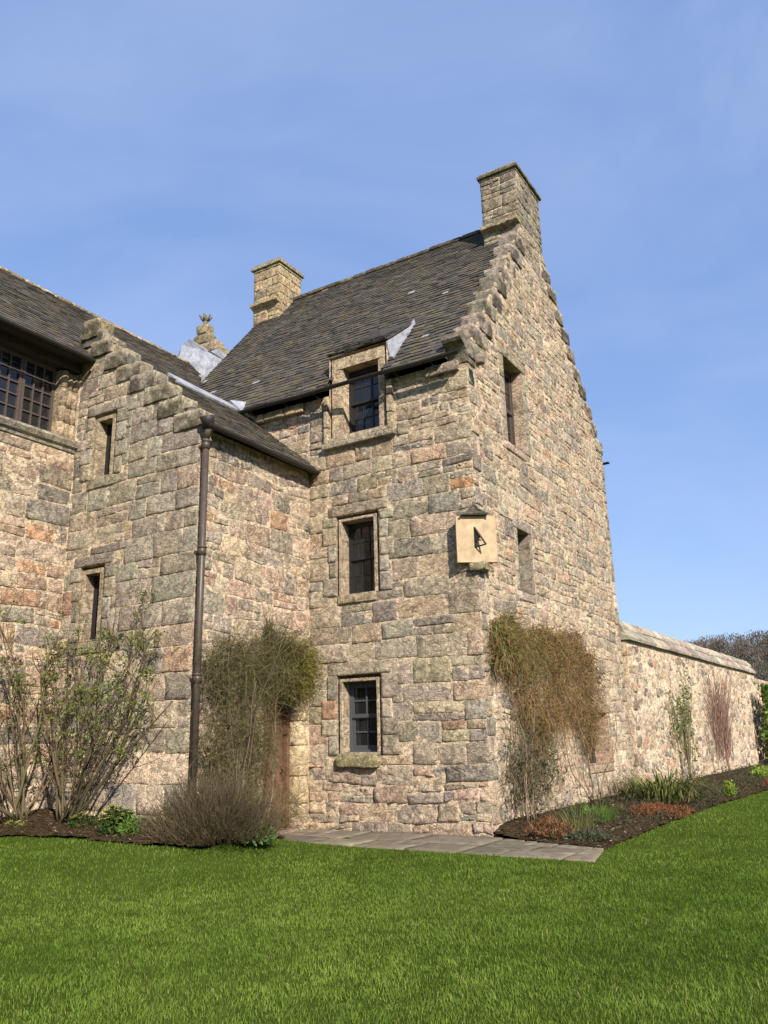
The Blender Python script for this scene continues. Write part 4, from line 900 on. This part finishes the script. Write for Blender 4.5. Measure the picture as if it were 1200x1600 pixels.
def rose(name, label, cat, base, stems, R, lim, leafc, twc, group=None, leafp=0.5):
    t = thing(name, label, cat, base); st = MB(); lf = MB()
    for (d, L, r, ox, oy, pull) in stems:
        pts = path_curve(R, (base[0]+ox, base[1]+oy, base[2]), d, L, 14, 0.12, pull, lim)
        c = jitc(R, R.choice(twc)); st.tube(pts, r, r*0.35, n=6, col=c)
        for i in range(3, len(pts)-1):
            for _ in range(R.choice((0, 1, 1, 2))):
                dd = ((pts[i+1]-pts[i]).normalized()*0.7+rv(R, 0.5)*0.9); l2 = L*R.uniform(0.08, 0.24)
                q = path_curve(R, pts[i], dd, l2, 5, 0.25, (0, 0, 0.05), lim); st.tube(q, r*0.35, 0.003, n=4, col=jitc(R, R.choice(twc)), cap=False)
                for k in range(1, 6):
                    if R.random() < 0.6:
                        q2 = path_curve(R, q[k], (q[k]-q[k-1]).normalized()+rv(R, .3)*0.9, l2*R.uniform(.25, .6), 3, .3, (0, 0, 0), lim); st.tube(q2, 0.005, 0.002, n=3, col=jitc(R, R.choice(twc)), cap=False)
                        if R.random() < leafp*(0.12+1.35*(i/14)**1.5): leaves_at(lf, R, q2[-1], R.randint(5, 12), 0.08, 0.062, 0.033, leafc)
    st.build('stem', TWIG, t); lf.build('foliage', PLANT, t); return t
def wall_lim(x=None, y=None):
    def f(q):
        if x is not None and q.x < x: q.x = x+0.02
        if y is not None and q.y > y: q.y = y-0.02
        if q.z < 0.3: q.z = 0.32
        return q
    return f
R = random.Random(61)
GRN = [(0.13, 0.165, 0.035), (0.09, 0.12, 0.026), (0.17, 0.205, 0.05), (0.12, 0.12, 0.035)]
BRK = [(0.115, 0.085, 0.05), (0.085, 0.065, 0.04), (0.15, 0.11, 0.07), (0.10, 0.09, 0.045)]
stems = []
for k in range(17):
    a = -0.35+1.5*(k/16.0)+R.uniform(-.08, .08)
    stems.append(((math.sin(a), R.uniform(-.25, .1), math.cos(a)*1.0), R.uniform(2.4, 3.9)*(1.0-0.22*abs(a-0.3)), R.uniform(0.014, 0.030), R.uniform(-.22, .22), R.uniform(-.12, .05), (0.02 if a > .3 else 0, 0.01, 0.075 if a > .3 else 0.02)))
rose('climbing_shrub', 'bare fan of brown stems with green leaf tufts trained up the wing wall', 'shrub', (-5.75, -3.62, 0.40), stems, R, wall_lim(-6.85, -3.24), GRN, BRK, leafp=0.62)
R = random.Random(67); stems = []
for k in range(15):
    a = R.uniform(-1.15, 0.8)
    stems.append(((R.uniform(-.1, .35), -math.sin(a)*-1.0*0.9-0.1, math.cos(a)), R.uniform(2.4, 4.2), R.uniform(0.015, 0.032), R.uniform(-.15, .15), R.uniform(-.2, .2), (-0.01, -0.035, 0.04)))
rose('climbing_shrub', 'arching bare climber with long looping stems in the wall corner', 'shrub', (-6.45, -4.1, 0.42), stems, R, wall_lim(-6.86, -3.26), GRN, BRK, leafp=0.42)

def strand(mb, R, p, d, L, n, sag, w, cols, wander=0.18, k=0.3):
    pts = path_curve(R, p, d, L, n, wander, (0, 0, -sag)); mb.tube(pts, w, w*0.5, n=3, col=jitc(R, R.choice(cols), k), cap=False, smooth=False); return pts
# brown climber over the doorway
R = random.Random(71); t = thing('doorway_climber', 'dense brown twiggy climber hanging round the doorway with yellow green tips', 'climber', (-3.35, -2.0, 0.2)); tw = MB(); lf = MB()
OL = [(0.10, 0.085, 0.04), (0.075, 0.065, 0.032), (0.13, 0.105, 0.05), (0.15, 0.125, 0.065), (0.075, 0.08, 0.03)]
for k in range(9):
    tw.tube(path_curve(R, (-3.4+R.uniform(0, .15), R.uniform(-3.0, -1.5), 0.25), (0.03, R.uniform(-.2, .35), 1), R.uniform(2.2, 3.1), 12, .12), 0.018, 0.006, n=5, col=jitc(R, (0.13, 0.10, 0.065)))
def topz(y): return 2.95+0.50*math.sin(max(0, min(1, (y+3.2)/2.6))*math.pi*0.72)-0.45*sstep(-0.9, -0.35, y)+0.28*fbm(y*2.3, 0.5, 3.0, 3)
for k in range(6400):
    y = R.uniform(-3.1, -0.52); tz = topz(y); lo = 0.35 if y < -1.48 else (0.3 if R.random() < 0.10 else 2.56)
    if y > -1.5 and y <= -1.15 and R.random() < 0.45: lo = 2.2
    u = R.random()**0.8; z = lo+(tz-lo)*u
    if y > -1.35 and lo < 1: z = R.uniform(0.2, 0.95-0.5*(y+1.35)) 
    if y > -0.5 and z < 2.4: continue
    den = 0.55+0.45*fbm(y*1.6, z*1.6, 4.0, 3)*1.6
    if R.random() > den*1.25-0.02+(0.22 if z > 2.3 else 0.10): continue
    bulge = 0.12+0.42*math.sin(min(1, max(0, (z-0.2)/3.4))*math.pi)**0.7*(0.75+0.3*fbm(y*2, z*2, 9))
    x = -3.62+R.uniform(0.02, bulge)
    strand(tw, R, (x, y, z), (R.uniform(-.05, .35), R.uniform(-.8, .8), R.uniform(-.6, .7)), R.uniform(0.2, 0.55), 4, 0.16, 0.0034, OL)
    if R.random() < 0.5:
        c = [(0.15, 0.14, 0.035), (0.20, 0.18, 0.04)] if (y > -1.2 and R.random() < .65) else [(0.07, 0.075, 0.028), (0.085, 0.07, 0.03), (0.11, 0.10, 0.04)]
        leaves_at(lf, R, (x+0.03, y, z), 3, 0.08, 0.05, 0.016, c, 0.0)
for k in range(900):
    y = R.gauss(-0.72, 0.17); z = R.gauss(2.85, 0.26)
    if y > -0.3 or z < 2.25: continue
    p = (-3.6+R.uniform(0.05, 0.42), y, z); pts = strand(lf, R, p, (R.uniform(0, .4), R.uniform(-.3, .8), R.uniform(-.3, .6)), R.uniform(.1, .28), 3, .2, 0.003, [(0.16, 0.14, 0.05)])
    leaves_at(lf, R, pts[-1], 3, 0.04, 0.06, 0.014, [(0.20, 0.175, 0.035), (0.15, 0.145, 0.03), (0.26, 0.21, 0.04)], -0.2)
for k in range(170):       # loose sprays breaking the outline
    y = R.uniform(-3.2, -0.4); p = (-3.6+R.uniform(.1, .5), y, topz(y)*R.uniform(.55, 1.0)) if y < -1.3 else (-3.6+R.uniform(.1, .5), y, topz(y)-R.uniform(0, .5))
    tw.tube(path_curve(R, p, (R.uniform(.1, .6), R.uniform(-.9, .9), R.uniform(-.2, 1)), R.uniform(.3, .75), 6, .2, (0, 0, -.12)), .004, .002, n=3, col=jitc(R, R.choice(OL)), cap=False)
tw.build('stem', TWIG, t); lf.build('foliage', PLANT, t)
# heather-like mound beside the path
R = random.Random(73); t = thing('heather_bush', 'rounded dull brown heathery bush at the lawn edge by the downpipe', 'bush', (-2.72, -3.58, 0.25)); tw = MB(); lf = MB()
HB = [(0.085, 0.062, 0.038), (0.065, 0.052, 0.032), (0.105, 0.075, 0.045), (0.06, 0.055, 0.026)]
for k in range(5200):
    a = R.uniform(0, 2*math.pi); e = math.acos(R.uniform(0.02, 1)); rad = R.uniform(0.35, 0.95); lump = 1+0.16*fbm(math.cos(a)*1.6, math.sin(a)*1.6, e*1.4+2)
    d = Vector((math.sin(e)*math.cos(a)*1.02, math.sin(e)*math.sin(a)*0.95, math.cos(e)*0.78)); p = Vector((-2.72, -3.58, 0.22))+d*rad*lump
    dd = (d+Vector((0, 0, 0.7))+rv(R)*0.45)
    pts = strand(tw, R, p, dd, R.uniform(.12, .30), 3, 0.0, 0.0032, HB, .15, .4)
    if R.random() < 0.6: leaves_at(lf, R, pts[2], 3, 0.04, 0.030, 0.010, [(0.075, 0.058, 0.032), (0.06, 0.062, 0.026), (0.10, 0.068, 0.042)], 0.4)
for k in range(60): tw.tube(path_curve(R, (-2.72+R.gauss(0, .12), -3.58+R.gauss(0, .12), 0.2), rv(R, 0.9), R.uniform(.5, .9), 6, .15), 0.008, 0.003, n=4, col=jitc(R, (0.08, 0.06, 0.04)))
tw.build('stem', TWIG, t); lf.build('foliage', PLANT, t)
def mound(name, label, cat, cen, rx, ry, h, n, cols, R, L=0.06, w=0.03, flowers=None, group=None, up=0.35):
    lf = MB(); z0 = soil_z(cen[0], cen[1]); t = thing(name, label, cat, (cen[0], cen[1], z0), group); st = MB()
    for k in range(n):
        a = R.uniform(0, 2*math.pi); e = math.acos(R.uniform(0.0, 1)); r = R.uniform(.55, 1)*(1+.25*fbm(math.cos(a)*2, math.sin(a)*2, cen[0]+e))
        p = Vector((cen[0]+rx*r*math.sin(e)*math.cos(a), cen[1]+ry*r*math.sin(e)*math.sin(a), z0+h*r*math.cos(e)))
        leaves_at(lf, R, p, 2, 0.02, L, w, cols, up)
        if k % 12 == 0: st.tube([(cen[0], cen[1], z0-0.02), p], 0.006, 0.003, n=4, col=jitc(R, (0.09, 0.08, 0.04)), cap=False)
    st.build('stem', TWIG, t); lf.build('foliage', PLANT, t)
    if flowers:
        fl = MB()
        for k in range(flowers[0]):
            a = R.uniform(0, 6.28); r = math.sqrt(R.random()); p = Vector((cen[0]+rx*r*math.cos(a), cen[1]+ry*r*math.sin(a), z0+h*math.sqrt(max(0, 1-r*r*.8))+R.uniform(0, .05)))
            fl = MB()
            for q in range(5): d = Vector((math.cos(q*1.257), math.sin(q*1.257), .5)).normalized(); fl.leaf(p, d, d.cross(Vector((0, 0, 1))), flowers[2], flowers[2]*.8, jitc(R, flowers[1], .2))
            fl.build('flower', PLANT, t)
    return t
R = random.Random(79)
DG = [(0.04, 0.07, 0.018), (0.055, 0.09, 0.02), (0.035, 0.05, 0.018)]
mound('hellebore', 'leafy green plant with many pale yellow flowers left of the brown bush', 'plant', (-4.05, -4.12, 0), 0.27, 0.25, 0.34, 420, DG, R, 0.08, 0.03, (60, (0.42, 0.42, 0.09), 0.035))
mound('small_shrub', 'low dark green plant dotted with yellow beside the fan of bare stems', 'plant', (-4.95, -3.95, 0), 0.30, 0.2, 0.18, 220, DG, R, 0.05, 0.02, (30, (0.38, 0.34, 0.07), 0.025))
mound('seedling', 'sparse yellow green sprig on bare soil near the corner climber', 'plant', (-6.2, -4.25, 0), 0.25, 0.14, 0.10, 40, [(0.16, 0.20, 0.05), (0.22, 0.22, 0.06)], R, 0.05, 0.03)
mound('leafy_perennial', 'fresh pale green leafy clump between brown bush and path', 'plant', (-2.22, -3.15, 0), 0.24, 0.26, 0.22, 300, [(0.13, 0.24, 0.07), (0.10, 0.19, 0.05), (0.17, 0.28, 0.09)], R, 0.075, 0.06)
mound('leafy_perennial', 'small green clump tucked between the yellow flowers and brown bush', 'plant', (-3.58, -4.25, 0), 0.16, 0.2, 0.2, 120, [(0.09, 0.17, 0.03), (0.12, 0.2, 0.04)], R, 0.10, 0.02)

# climber on the gable wall
R = random.Random(83); t = thing('gable_climber', 'big tan brown mass of hanging twigs on bare stems against the gable wall', 'climber', (0.25, 3.2, 0.2)); tw = MB(); lf = MB()
TN = [(0.225, 0.135, 0.058), (0.175, 0.105, 0.046), (0.28, 0.18, 0.085), (0.12, 0.08, 0.042), (0.18, 0.135, 0.052)]
def gtop(y): return 3.36+0.24*math.sin(max(0, min(1, (y+0.1)/6.0))*math.pi)+0.30*fbm(y*1.9, 2.2, 6.0, 3)
def gbot(y): return 2.55-0.95*sstep(0.2, 1.6, y)+0.55*sstep(2.8, 3.8, y)*0+0.25*math.sin(y*2.3)
for k in range(6800):
    y = 0.2+5.3*R.random()**1.1; a, b = gbot(y)+0.35*fbm(y*2.7, 4.1, 1.0, 3), gtop(y)*(1 if y < 4.9 else 0.95); u = R.random()
    z = a+(b-a)*(1-(1-u)**1.25)
    if R.random() > 0.75+0.7*fbm(y*1.2, z*1.4, 7, 3)+(0.12 if z > 2.7 else 0): continue
    f = (z-a)/(b-a); bulge = 0.08+0.34*math.sin(min(1, max(0, f))*math.pi*0.85+0.2)
    x = 0.05+R.uniform(0.0, bulge)*(0.8+0.3*fbm(y*2, z*2, 3))
    gr = R.random() < 0.55*max(0, 1-y/3.6)*sstep(2.0, 3.3, z)
    c = [(0.17, 0.17, 0.05), (0.13, 0.14, 0.04), (0.21, 0.185, 0.06)] if gr else TN
    strand(tw, R, (x, y, z), (R.uniform(-.1, .45), R.uniform(-1, 1), R.uniform(-.7, .7)), R.uniform(.2, .55), 6, 0.20, 0.0042, c, .5)
    if R.random() < 0.5: leaves_at(lf, R, (x+.04, y, z), 3, .09, .06, .022, [(0.15, 0.15, 0.045), (0.11, 0.12, 0.035)] if gr else [(0.22, 0.14, 0.06), (0.16, 0.10, 0.045), (0.28, 0.18, 0.08), (0.17, 0.14, 0.05)], -.2)
for (y, n, z0, lean) in ((0.75, 5, 0.2, .05), (1.05, 4, 0.2, .2), (4.3, 4, 0.22, -.42), (4.7, 3, 0.2, -.35)):
    for k in range(n): tw.tube(path_curve(R, (0.30+R.uniform(-.06, .06), y+R.uniform(-.1, .1), z0), (R.uniform(-.08, .04), lean+R.uniform(-.30, .30), 1), R.uniform(1.5, 2.6), 12, .22, (0, 0, 0.06), lambda q: Vector((max(q.x, 0.07), q.y, q.z))), R.uniform(.008, .017), 0.005, n=5, col=jitc(R, R.choice([(0.17, 0.13, 0.085), (0.12, 0.09, 0.06), (0.22, 0.17, 0.11)])))
for k in range(760):
    y = R.gauss(1.35, 0.6); z = R.gauss(1.0, 0.38)
    if z < 0.3 or y < 0.2: continue
    strand(tw, R, (0.1+R.uniform(0, .25), y, z), (R.uniform(-.2, .3), R.uniform(-1, 1), R.uniform(-.5, 1)), R.uniform(.2, .5), 4, .05, .0045, BRK)
    if R.random() < .45: leaves_at(lf, R, (.15+R.uniform(0, .2), y, z), 4, .07, .06, .03, [(0.07, 0.085, 0.03), (0.055, 0.07, 0.03)], .2)
tw.build('stem', TWIG, t); lf.build('foliage', PLANT, t)
# border plants
def blades(name, label, cat, cen, n, L, spread, cols, R, w=0.02, droop=0.18, group=None):
    lf = MB(); z0 = soil_z(cen[0], cen[1])
    for k in range(n):
        a = R.uniform(0, 6.283); r = spread*math.sqrt(R.random())*.45; p = Vector((cen[0]+r*math.cos(a), cen[1]+r*math.sin(a)*1.4, z0-.02)); d = Vector((math.cos(a)*R.uniform(.15, .8), math.sin(a)*R.uniform(.15, .8), 1)).normalized()
        l = L*R.uniform(.6, 1.15); s = d.cross(Vector((0, 0, 1))).normalized(); pts = [p]; dd = d.copy()
        for i in range(4): dd = (dd+Vector((0, 0, -droop*(i+1)*.6))).normalized(); pts.append(pts[-1]+dd*(l/4))
        ww = [w, w, w*.85, w*.6, .002]; vs = []; c = jitc(R, R.choice(cols), .35)
        for q, b in zip(pts, ww): vs += [q-s*b/2, q+s*b/2]
        lf.add(vs, [(2*i, 2*i+1, 2*i+3, 2*i+2) for i in range(4)], c)
    o = lf.build(name, PLANT); tag(o, label, cat, group); return o
R = random.Random(89)
blades('strap_leaved_clump', 'large clump of arching strap leaves where the tower meets the garden wall', 'plant', (1.05, 7.0, 0), 460, 0.95, 1.9, [(0.09, 0.12, 0.025), (0.06, 0.085, 0.02), (0.17, 0.16, 0.05), (0.20, 0.17, 0.08)], R, .028, .30)
blades('grass_tuft', 'fine bright green tuft on the soil below the gable climber', 'plant', (1.0, 2.1, 0), 320, .30, .95, [(0.08, 0.16, 0.03), (0.11, 0.2, 0.04)], R, .010, .12)
mound('sedum_clump', 'red brown dead flower heads in front of the strap leaves', 'plant', (1.75, 3.7, 0), .62, .5, .22, 700, [(0.22, 0.085, 0.04), (0.17, 0.065, 0.035), (0.26, 0.13, 0.06)], R, .07, .015, up=.9)
mound('sedum_clump', 'rusty brown dry stems on the soil nearest the tower corner', 'plant', (1.0, -0.05, 0), .36, .28, .26, 420, [(0.24, 0.11, 0.05), (0.17, 0.08, 0.04), (0.20, 0.14, 0.07)], R, .10, .010, up=.9)
mound('grey_leaved_plant', 'low grey green mat beside the end of the paving', 'plant', (1.55, 0.05, 0), .42, .30, .13, 520, [(0.085, 0.10, 0.06), (0.06, 0.075, 0.045)], R, .04, .02)
blades('grass_tuft', 'wispy dry tuft beside the rusty stems by the tower', 'plant', (1.15, .75, 0), 160, .34, .7, [(0.13, 0.15, 0.05), (0.16, 0.13, 0.06)], R, .008, .12)
mound('euphorbia', 'lime green leafy shoots in the border under the pale climber', 'plant', (2.1, 9.2, 0), .16, .2, .34, 140, [(0.26, 0.32, 0.05), (0.18, 0.26, 0.04)], R, .10, .035, up=.8)
mound('euphorbia', 'lime green clump farther down the border near the ivy', 'plant', (1.9, 16.5, 0), .38, .5, .40, 240, [(0.24, 0.32, 0.05), (0.17, 0.25, 0.04)], R, .12, .045, up=.8)
mound('sedum_clump', 'reddish clump near the lawn edge far down the border', 'plant', (2.55, 13.0, 0), .35, .5, .2, 240, [(0.24, 0.10, 0.05), (0.17, 0.07, 0.04)], R, .09, .02, up=.8)
gc = MB()
for k in range(5200):
    y = R.uniform(0.8, 26); x = 0.25+R.random()*(1.75+0.02*y)+0.02*y
    if fbm(x*1.3, y*0.8, 12, 3) < (-0.02 if y > 8 else 0.14): continue
    leaves_at(gc, R, (x, y, soil_z(x, y)+R.uniform(0.0, .16)), 2, .06, .08, .025, [(0.055, 0.06, 0.032), (0.075, 0.075, 0.05), (0.10, 0.085, 0.055), (0.06, 0.075, 0.03)], .6)
o = kind(gc.build('ground_cover', PLANT), 'stuff')
lt = MB()
for k in range(2600):
    P, (xa, xb), (ya, yb) = ((BED_L, (-6.9, -2.4), (-4.8, -1.3)) if k % 3 == 0 else (BED_R, (0.1, 2.6), (-0.7, 14)))
    x, y = R.uniform(xa, xb), ya+(yb-ya)*R.random()**1.3
    if not inpoly(x, y, P): continue
    a = R.uniform(0, 6.28); d = Vector((math.cos(a), math.sin(a), R.uniform(-.1, .5))).normalized(); s_ = d.cross(Vector((R.uniform(-.3, .3), R.uniform(-.3, .3), 1))).normalized(); l = R.uniform(.02, .07)
    lt.leaf((x, y, soil_z(x, y)+0.03*fbm(x*3, y*3, 5, 4)+R.uniform(.012, .035)), d, s_, l, l*R.uniform(.15, .6), jitc(R, R.choice([(0.16, 0.11, 0.06), (0.22, 0.17, 0.10), (0.10, 0.075, 0.045), (0.28, 0.23, 0.14), (0.09, 0.11, 0.035)]), .3))
kind(lt.build('leaf_litter', PLANT), 'stuff')
# shrubs on the garden wall
def espalier(name, label, cat, y, u_w, h, n, cols, leafc, R, nleaf):
    x = 0.30+(y-8.6)*0.0333; t = thing(name, label, cat, (x, y, .2)); st = MB(); lf = MB(); lm = lambda q: Vector((max(q.x, 0.2+(q.y-8.6)*0.0333), q.y, q.z))
    for k in range(3): st.tube(path_curve(R, (x+.1, y+R.uniform(-.25, .25), .15), (-.02, R.uniform(-.1, .1), 1), h*.5, 7, .07, (0, 0, .05), lm), .028, .014, n=5, col=jitc(R, cols[0]))
    for k in range(n):
        a = R.uniform(-1, 1); p = (x+.05, y+a*u_w*.35, R.uniform(.5, h*.55)); pts = path_curve(R, p, (R.uniform(-.02, .1), a*.6, 1), h*R.uniform(.2, .55), 6, .14, (0, 0, .08), lm)
        st.tube(pts, .010, .004, n=4, col=jitc(R, R.choice(cols)), cap=False)
        for q in pts[1:]:
            if R.random() < nleaf and fbm(q.y*1.2, q.z*1.5, 2, 2) > -.05: leaves_at(lf, R, q, 4, .13, .11, .06, leafc, .2)
    st.build('stem', TWIG, t)
    if lf.v: lf.build('foliage', PLANT, t)
R = random.Random(97)
espalier('trained_climber', 'thin leafy green climber half way along the pale garden wall', 'climber', 12.6, 2.6, 3.3, 46, [(0.12, 0.10, 0.06), (0.16, 0.13, 0.08)], [(0.14, 0.19, 0.05), (0.10, 0.15, 0.035)], R, .55)
espalier('trained_fruit_tree', 'bare reddish fruit tree of upright twigs against the garden wall', 'tree', 17.6, 4.2, 3.9, 170, [(0.19, 0.115, 0.09), (0.14, 0.085, 0.065), (0.23, 0.15, 0.12)], [(0.2, 0.2, 0.1)], R, 0.0)
iv = MB(); st = MB(); R = random.Random(101)
for k in range(5200):
    y = R.uniform(24.6, 32); z = R.uniform(.3, 3.35); b = .35+.55*math.sin(min(1, max(0, (y-24.4)/3))*math.pi/2)+.3*fbm(y, z, 3)
    x = .66+(y-24.5)*.03+max(.05, b)*R.uniform(.75, 1.05); d = Vector((R.uniform(.2, 1), R.uniform(-.9, .3), R.uniform(-.7, .4))).normalized()
    iv.leaf((x, y, z), d, d.cross(rv(R)).normalized(), R.uniform(.13, .24), R.uniform(.11, .2), jitc(R, R.choice([(0.075, 0.13, 0.025), (0.11, 0.17, 0.035), (0.05, 0.09, 0.02), (0.16, 0.21, 0.06)]), .3))
t = thing('ivy', 'glossy bright green ivy bulging off the far end of the garden wall', 'ivy', (1.2, 27, .2)); iv.build('foliage', PLANT, t)
for k in range(14): st.tube(path_curve(R, (.95, 25+k*.5, .1), (0, R.uniform(-.2, .2), 1), 2.8, 8, .1), .03, .01, n=5, col=jitc(R, (0.1, 0.08, 0.05)))
st.build('stem', TWIG, t)

# ---------------------------------------------------------------- far hill and its bare wood
R = random.Random(103)
def hill_h(x, y):
    d = math.hypot(x-8, y+13); a = math.degrees(math.atan2(x-5.9, y+12.8))      # bearing from the lawn
    prof = 0.30+0.70*sstep(-26, -9, a)-0.35*sstep(18, 60, a)
    return max(-2.0, 32*prof*sstep(190, 420, d)*(1+0.10*fbm(x*.012, y*.012, 1, 3))-1.0)
mb = MB(); na, nd = 60, 22; vs = []; fs = []
for i in range(na+1):
    a = math.radians(-75+150*i/na)
    for j in range(nd+1): d = 180+40*j; x, y = 5.9+d*math.sin(a), -12.8+d*math.cos(a); vs.append((x, y, hill_h(x, y)))
for i in range(na):
    for j in range(nd): fs.append((i*(nd+1)+j, (i+1)*(nd+1)+j, (i+1)*(nd+1)+j+1, i*(nd+1)+j+1))
mb.add(vs, fs, (0.05, 0.045, 0.035, 0), True); kind(mb.build('hill', plain('hill_ground', (0.055, 0.05, 0.038), 0.95, .4, .2, 0)), 'structure')
wd = MB(); WC = [(0.115, 0.09, 0.075), (0.09, 0.072, 0.06), (0.14, 0.11, 0.09), (0.085, 0.08, 0.055)]
for k in range(1700):
    a = math.radians(R.uniform(-26, 10) if k < 1150 else R.uniform(-60, 50)); d = R.uniform(260, 500); x, y = 5.9+d*math.sin(a), -12.8+d*math.cos(a); z = hill_h(x, y); H = R.uniform(8, 13); c = R.choice(WC); ever = R.random() < .06
    if ever: c = (0.025, 0.035, 0.018)
    r = H*R.uniform(.26, .36); wd.tube([(x, y, z-1), (x+R.uniform(-.3, .3), y, z+H*.8)], .22, .06, n=4, col=jitc(R, (0.11, 0.095, 0.08), .3), cap=False)
    for q in range(130):
        v = rv(R, .25); p = Vector((x, y, z+H*.62))+Vector((v.x*r, v.y*r, v.z*H*.36))*R.uniform(.5, 1.05); dd = (v+Vector((0, 0, .7))+rv(R)*.4).normalized()
        wd.leaf(p, dd, dd.cross(rv(R)).normalized(), R.uniform(.5, 1.3), R.uniform(.2, .5), jitc(R, c, .35))
kind(wd.build('bare_woodland', TWIG), 'stuff')

# ---------------------------------------------------------------- grass blades
rng = np.random.default_rng(5)
def in_poly_np(x, y, P):
    r = np.zeros(x.shape, bool); j = len(P)-1
    for i in range(len(P)):
        xi, yi = P[i]; xj, yj = P[j]
        c = ((yi > y) != (yj > y)) & (x < (xj-xi)*(y-yi)/((yj-yi) if yj != yi else 1e-9)+xi); r ^= c; j = i
    return r
def vn(x, y, s, seed):
    x = x*s+seed*17.3; y = y*s-seed*9.1; xi = np.floor(x).astype(np.int64); yi = np.floor(y).astype(np.int64); fx, fy = x-xi, y-yi; fx = fx*fx*(3-2*fx); fy = fy*fy*(3-2*fy)
    def h(a, b): v = np.sin(a*127.1+b*311.7+seed*74.7)*43758.5453; return v-np.floor(v)
    return (h(xi, yi)*(1-fx)+h(xi+1, yi)*fx)*(1-fy)+(h(xi, yi+1)*(1-fx)+h(xi+1, yi+1)*fx)*fy
N0 = 3300000
X = rng.uniform(-9.5, 9.5, N0); Y = rng.uniform(-11.6, 18, N0); D = np.hypot(X-5.87, Y+12.76)
dens = np.clip(1.25-D/11.5, 0.10, 1.0)
keep = rng.random(N0) < dens
keep &= ~((Y > 3) & (X < 1.8))
X, Y, D = X[keep], Y[keep], D[keep]
PB = [(-3.66, 0.3), (0.3, 0.3), (0.30, -0.16), (2.03, -0.73), (2.23, -1.85), (-2.48, -1.69), (-3.2, -1.27), (-3.66, -1.25)]
jx, jy = X+rng.normal(0, .02, X.size)+.12*(vn(X, Y, 3.1, 31)-.5), Y+rng.normal(0, .02, X.size)+.12*(vn(X, Y, 3.3, 33)-.5)
m = ~(in_poly_np(jx, jy, PB) | in_poly_np(jx, jy, BED_L) | in_poly_np(jx, jy, BED_R)); m &= ~((X < 0.1) & (Y > -0.02)) & ~((X < -3.6) & (Y > -3.2)) & ~(X < -6.9)
X, Y, D = X[m], Y[m], D[m]; n = X.size
def ss(a, b, x): t = np.clip((x-a)/(b-a), 0, 1); return t*t*(3-2*t)
Z = 0.30*ss(0, 1, (X+1.4)/-2.0)*ss(0, 1, (Y+1.4)/-1.8)*(1-0.5*ss(0, 1, (Y+6)/-5.0))
cl = vn(X, Y, 5.0, 1)*.5+vn(X, Y, 14.0, 2)*.5; big = vn(X, Y, .55, 3)*.6+vn(X, Y, 1.5, 4)*.4
L = rng.uniform(.016, .040, n)*(0.6+.9*cl); wdt = rng.uniform(.0018, .0036, n)*(1+D/12.0)
long_ = rng.random(n) < .010; L[long_] *= 1.9
A = rng.uniform(0, 2*np.pi, n); lean = rng.uniform(.15, 1.0, n); hx = np.cos(A)*lean+.45*(vn(X, Y, 4.3, 6)-.5)*2+.3*(vn(X, Y, 13, 16)-.5)*2; hy = np.sin(A)*lean+.45*(vn(X, Y, 4.3, 8)-.5)*2+.3*(vn(X, Y, 13, 18)-.5)*2
B = rng.uniform(0, 2*np.pi, n); sx, sy = np.cos(B)*wdt/2, np.sin(B)*wdt/2
V = np.zeros((n, 5, 3), np.float32)
V[:, 0] = np.stack([X-sx, Y-sy, Z-.003], 1); V[:, 1] = np.stack([X+sx, Y+sy, Z-.003], 1)
mxp, myp, mzp = X+hx*L*.35, Y+hy*L*.35, Z+L*.62
V[:, 2] = np.stack([mxp+sx*.8, myp+sy*.8, mzp], 1); V[:, 3] = np.stack([mxp-sx*.8, myp-sy*.8, mzp], 1)
V[:, 4] = np.stack([X+hx*L*.95, Y+hy*L*.95, Z+L*(1.02-.25*lean)], 1)
t = np.clip(.5+1.5*(big-.5)+rng.normal(0, .22, n), 0, 1)[:, None]; patch = (0.74+0.56*(vn(X, Y, 1.9, 11)*.45+vn(X, Y, 5.3, 13)*.3+vn(X, Y, 15, 12)*.25))[:, None]
col = np.array([.082, .142, .017])*(1-t)+np.array([.165, .235, .038])*t
dry = rng.random(n) < .03; col[dry] = np.array([.26, .24, .10]); col *= rng.uniform(.6, 1.35, n)[:, None]*patch
CA = np.ones((n, 5, 4), np.float32); CA[:, :, :3] = col[:, None, :]
me = bpy.data.meshes.new('grass'); me.vertices.add(n*5); me.vertices.foreach_set('co', V.ravel())
me.loops.add(n*7); base = (np.arange(n)*5)[:, None]
me.loops.foreach_set('vertex_index', (base+np.array([0, 1, 2, 3, 3, 2, 4])[None]).ravel().astype(np.int32))
me.polygons.add(n*2); ls_ = ((np.arange(n)*7)[:, None]+np.array([0, 4])[None]).ravel().astype(np.int32); me.polygons.foreach_set('loop_start', ls_)
me.update(calc_edges=True)
ca = me.color_attributes.new('Col', 'FLOAT_COLOR', 'POINT'); ca.data.foreach_set('color', CA.ravel()); me.materials.append(GRASSM)
go = bpy.data.objects.new('grass', me); C.objects.link(go); go['kind'] = 'stuff'

# things of one kind in the border share a group
GROUPS = {'sedum_clump': 'dry reddish clumps in the border', 'euphorbia': 'lime green clumps in the border', 'grass_tuft': 'grassy tufts on the soil', 'climbing_shrub': 'bare climbers in the corner of the wing', 'leafy_perennial': 'green clumps beside the brown bush'}
for o in C.objects:
    k = o.name.split('.')[0]
    if o.parent is None and k in GROUPS and 'label' in o: o['group'] = GROUPS[k]
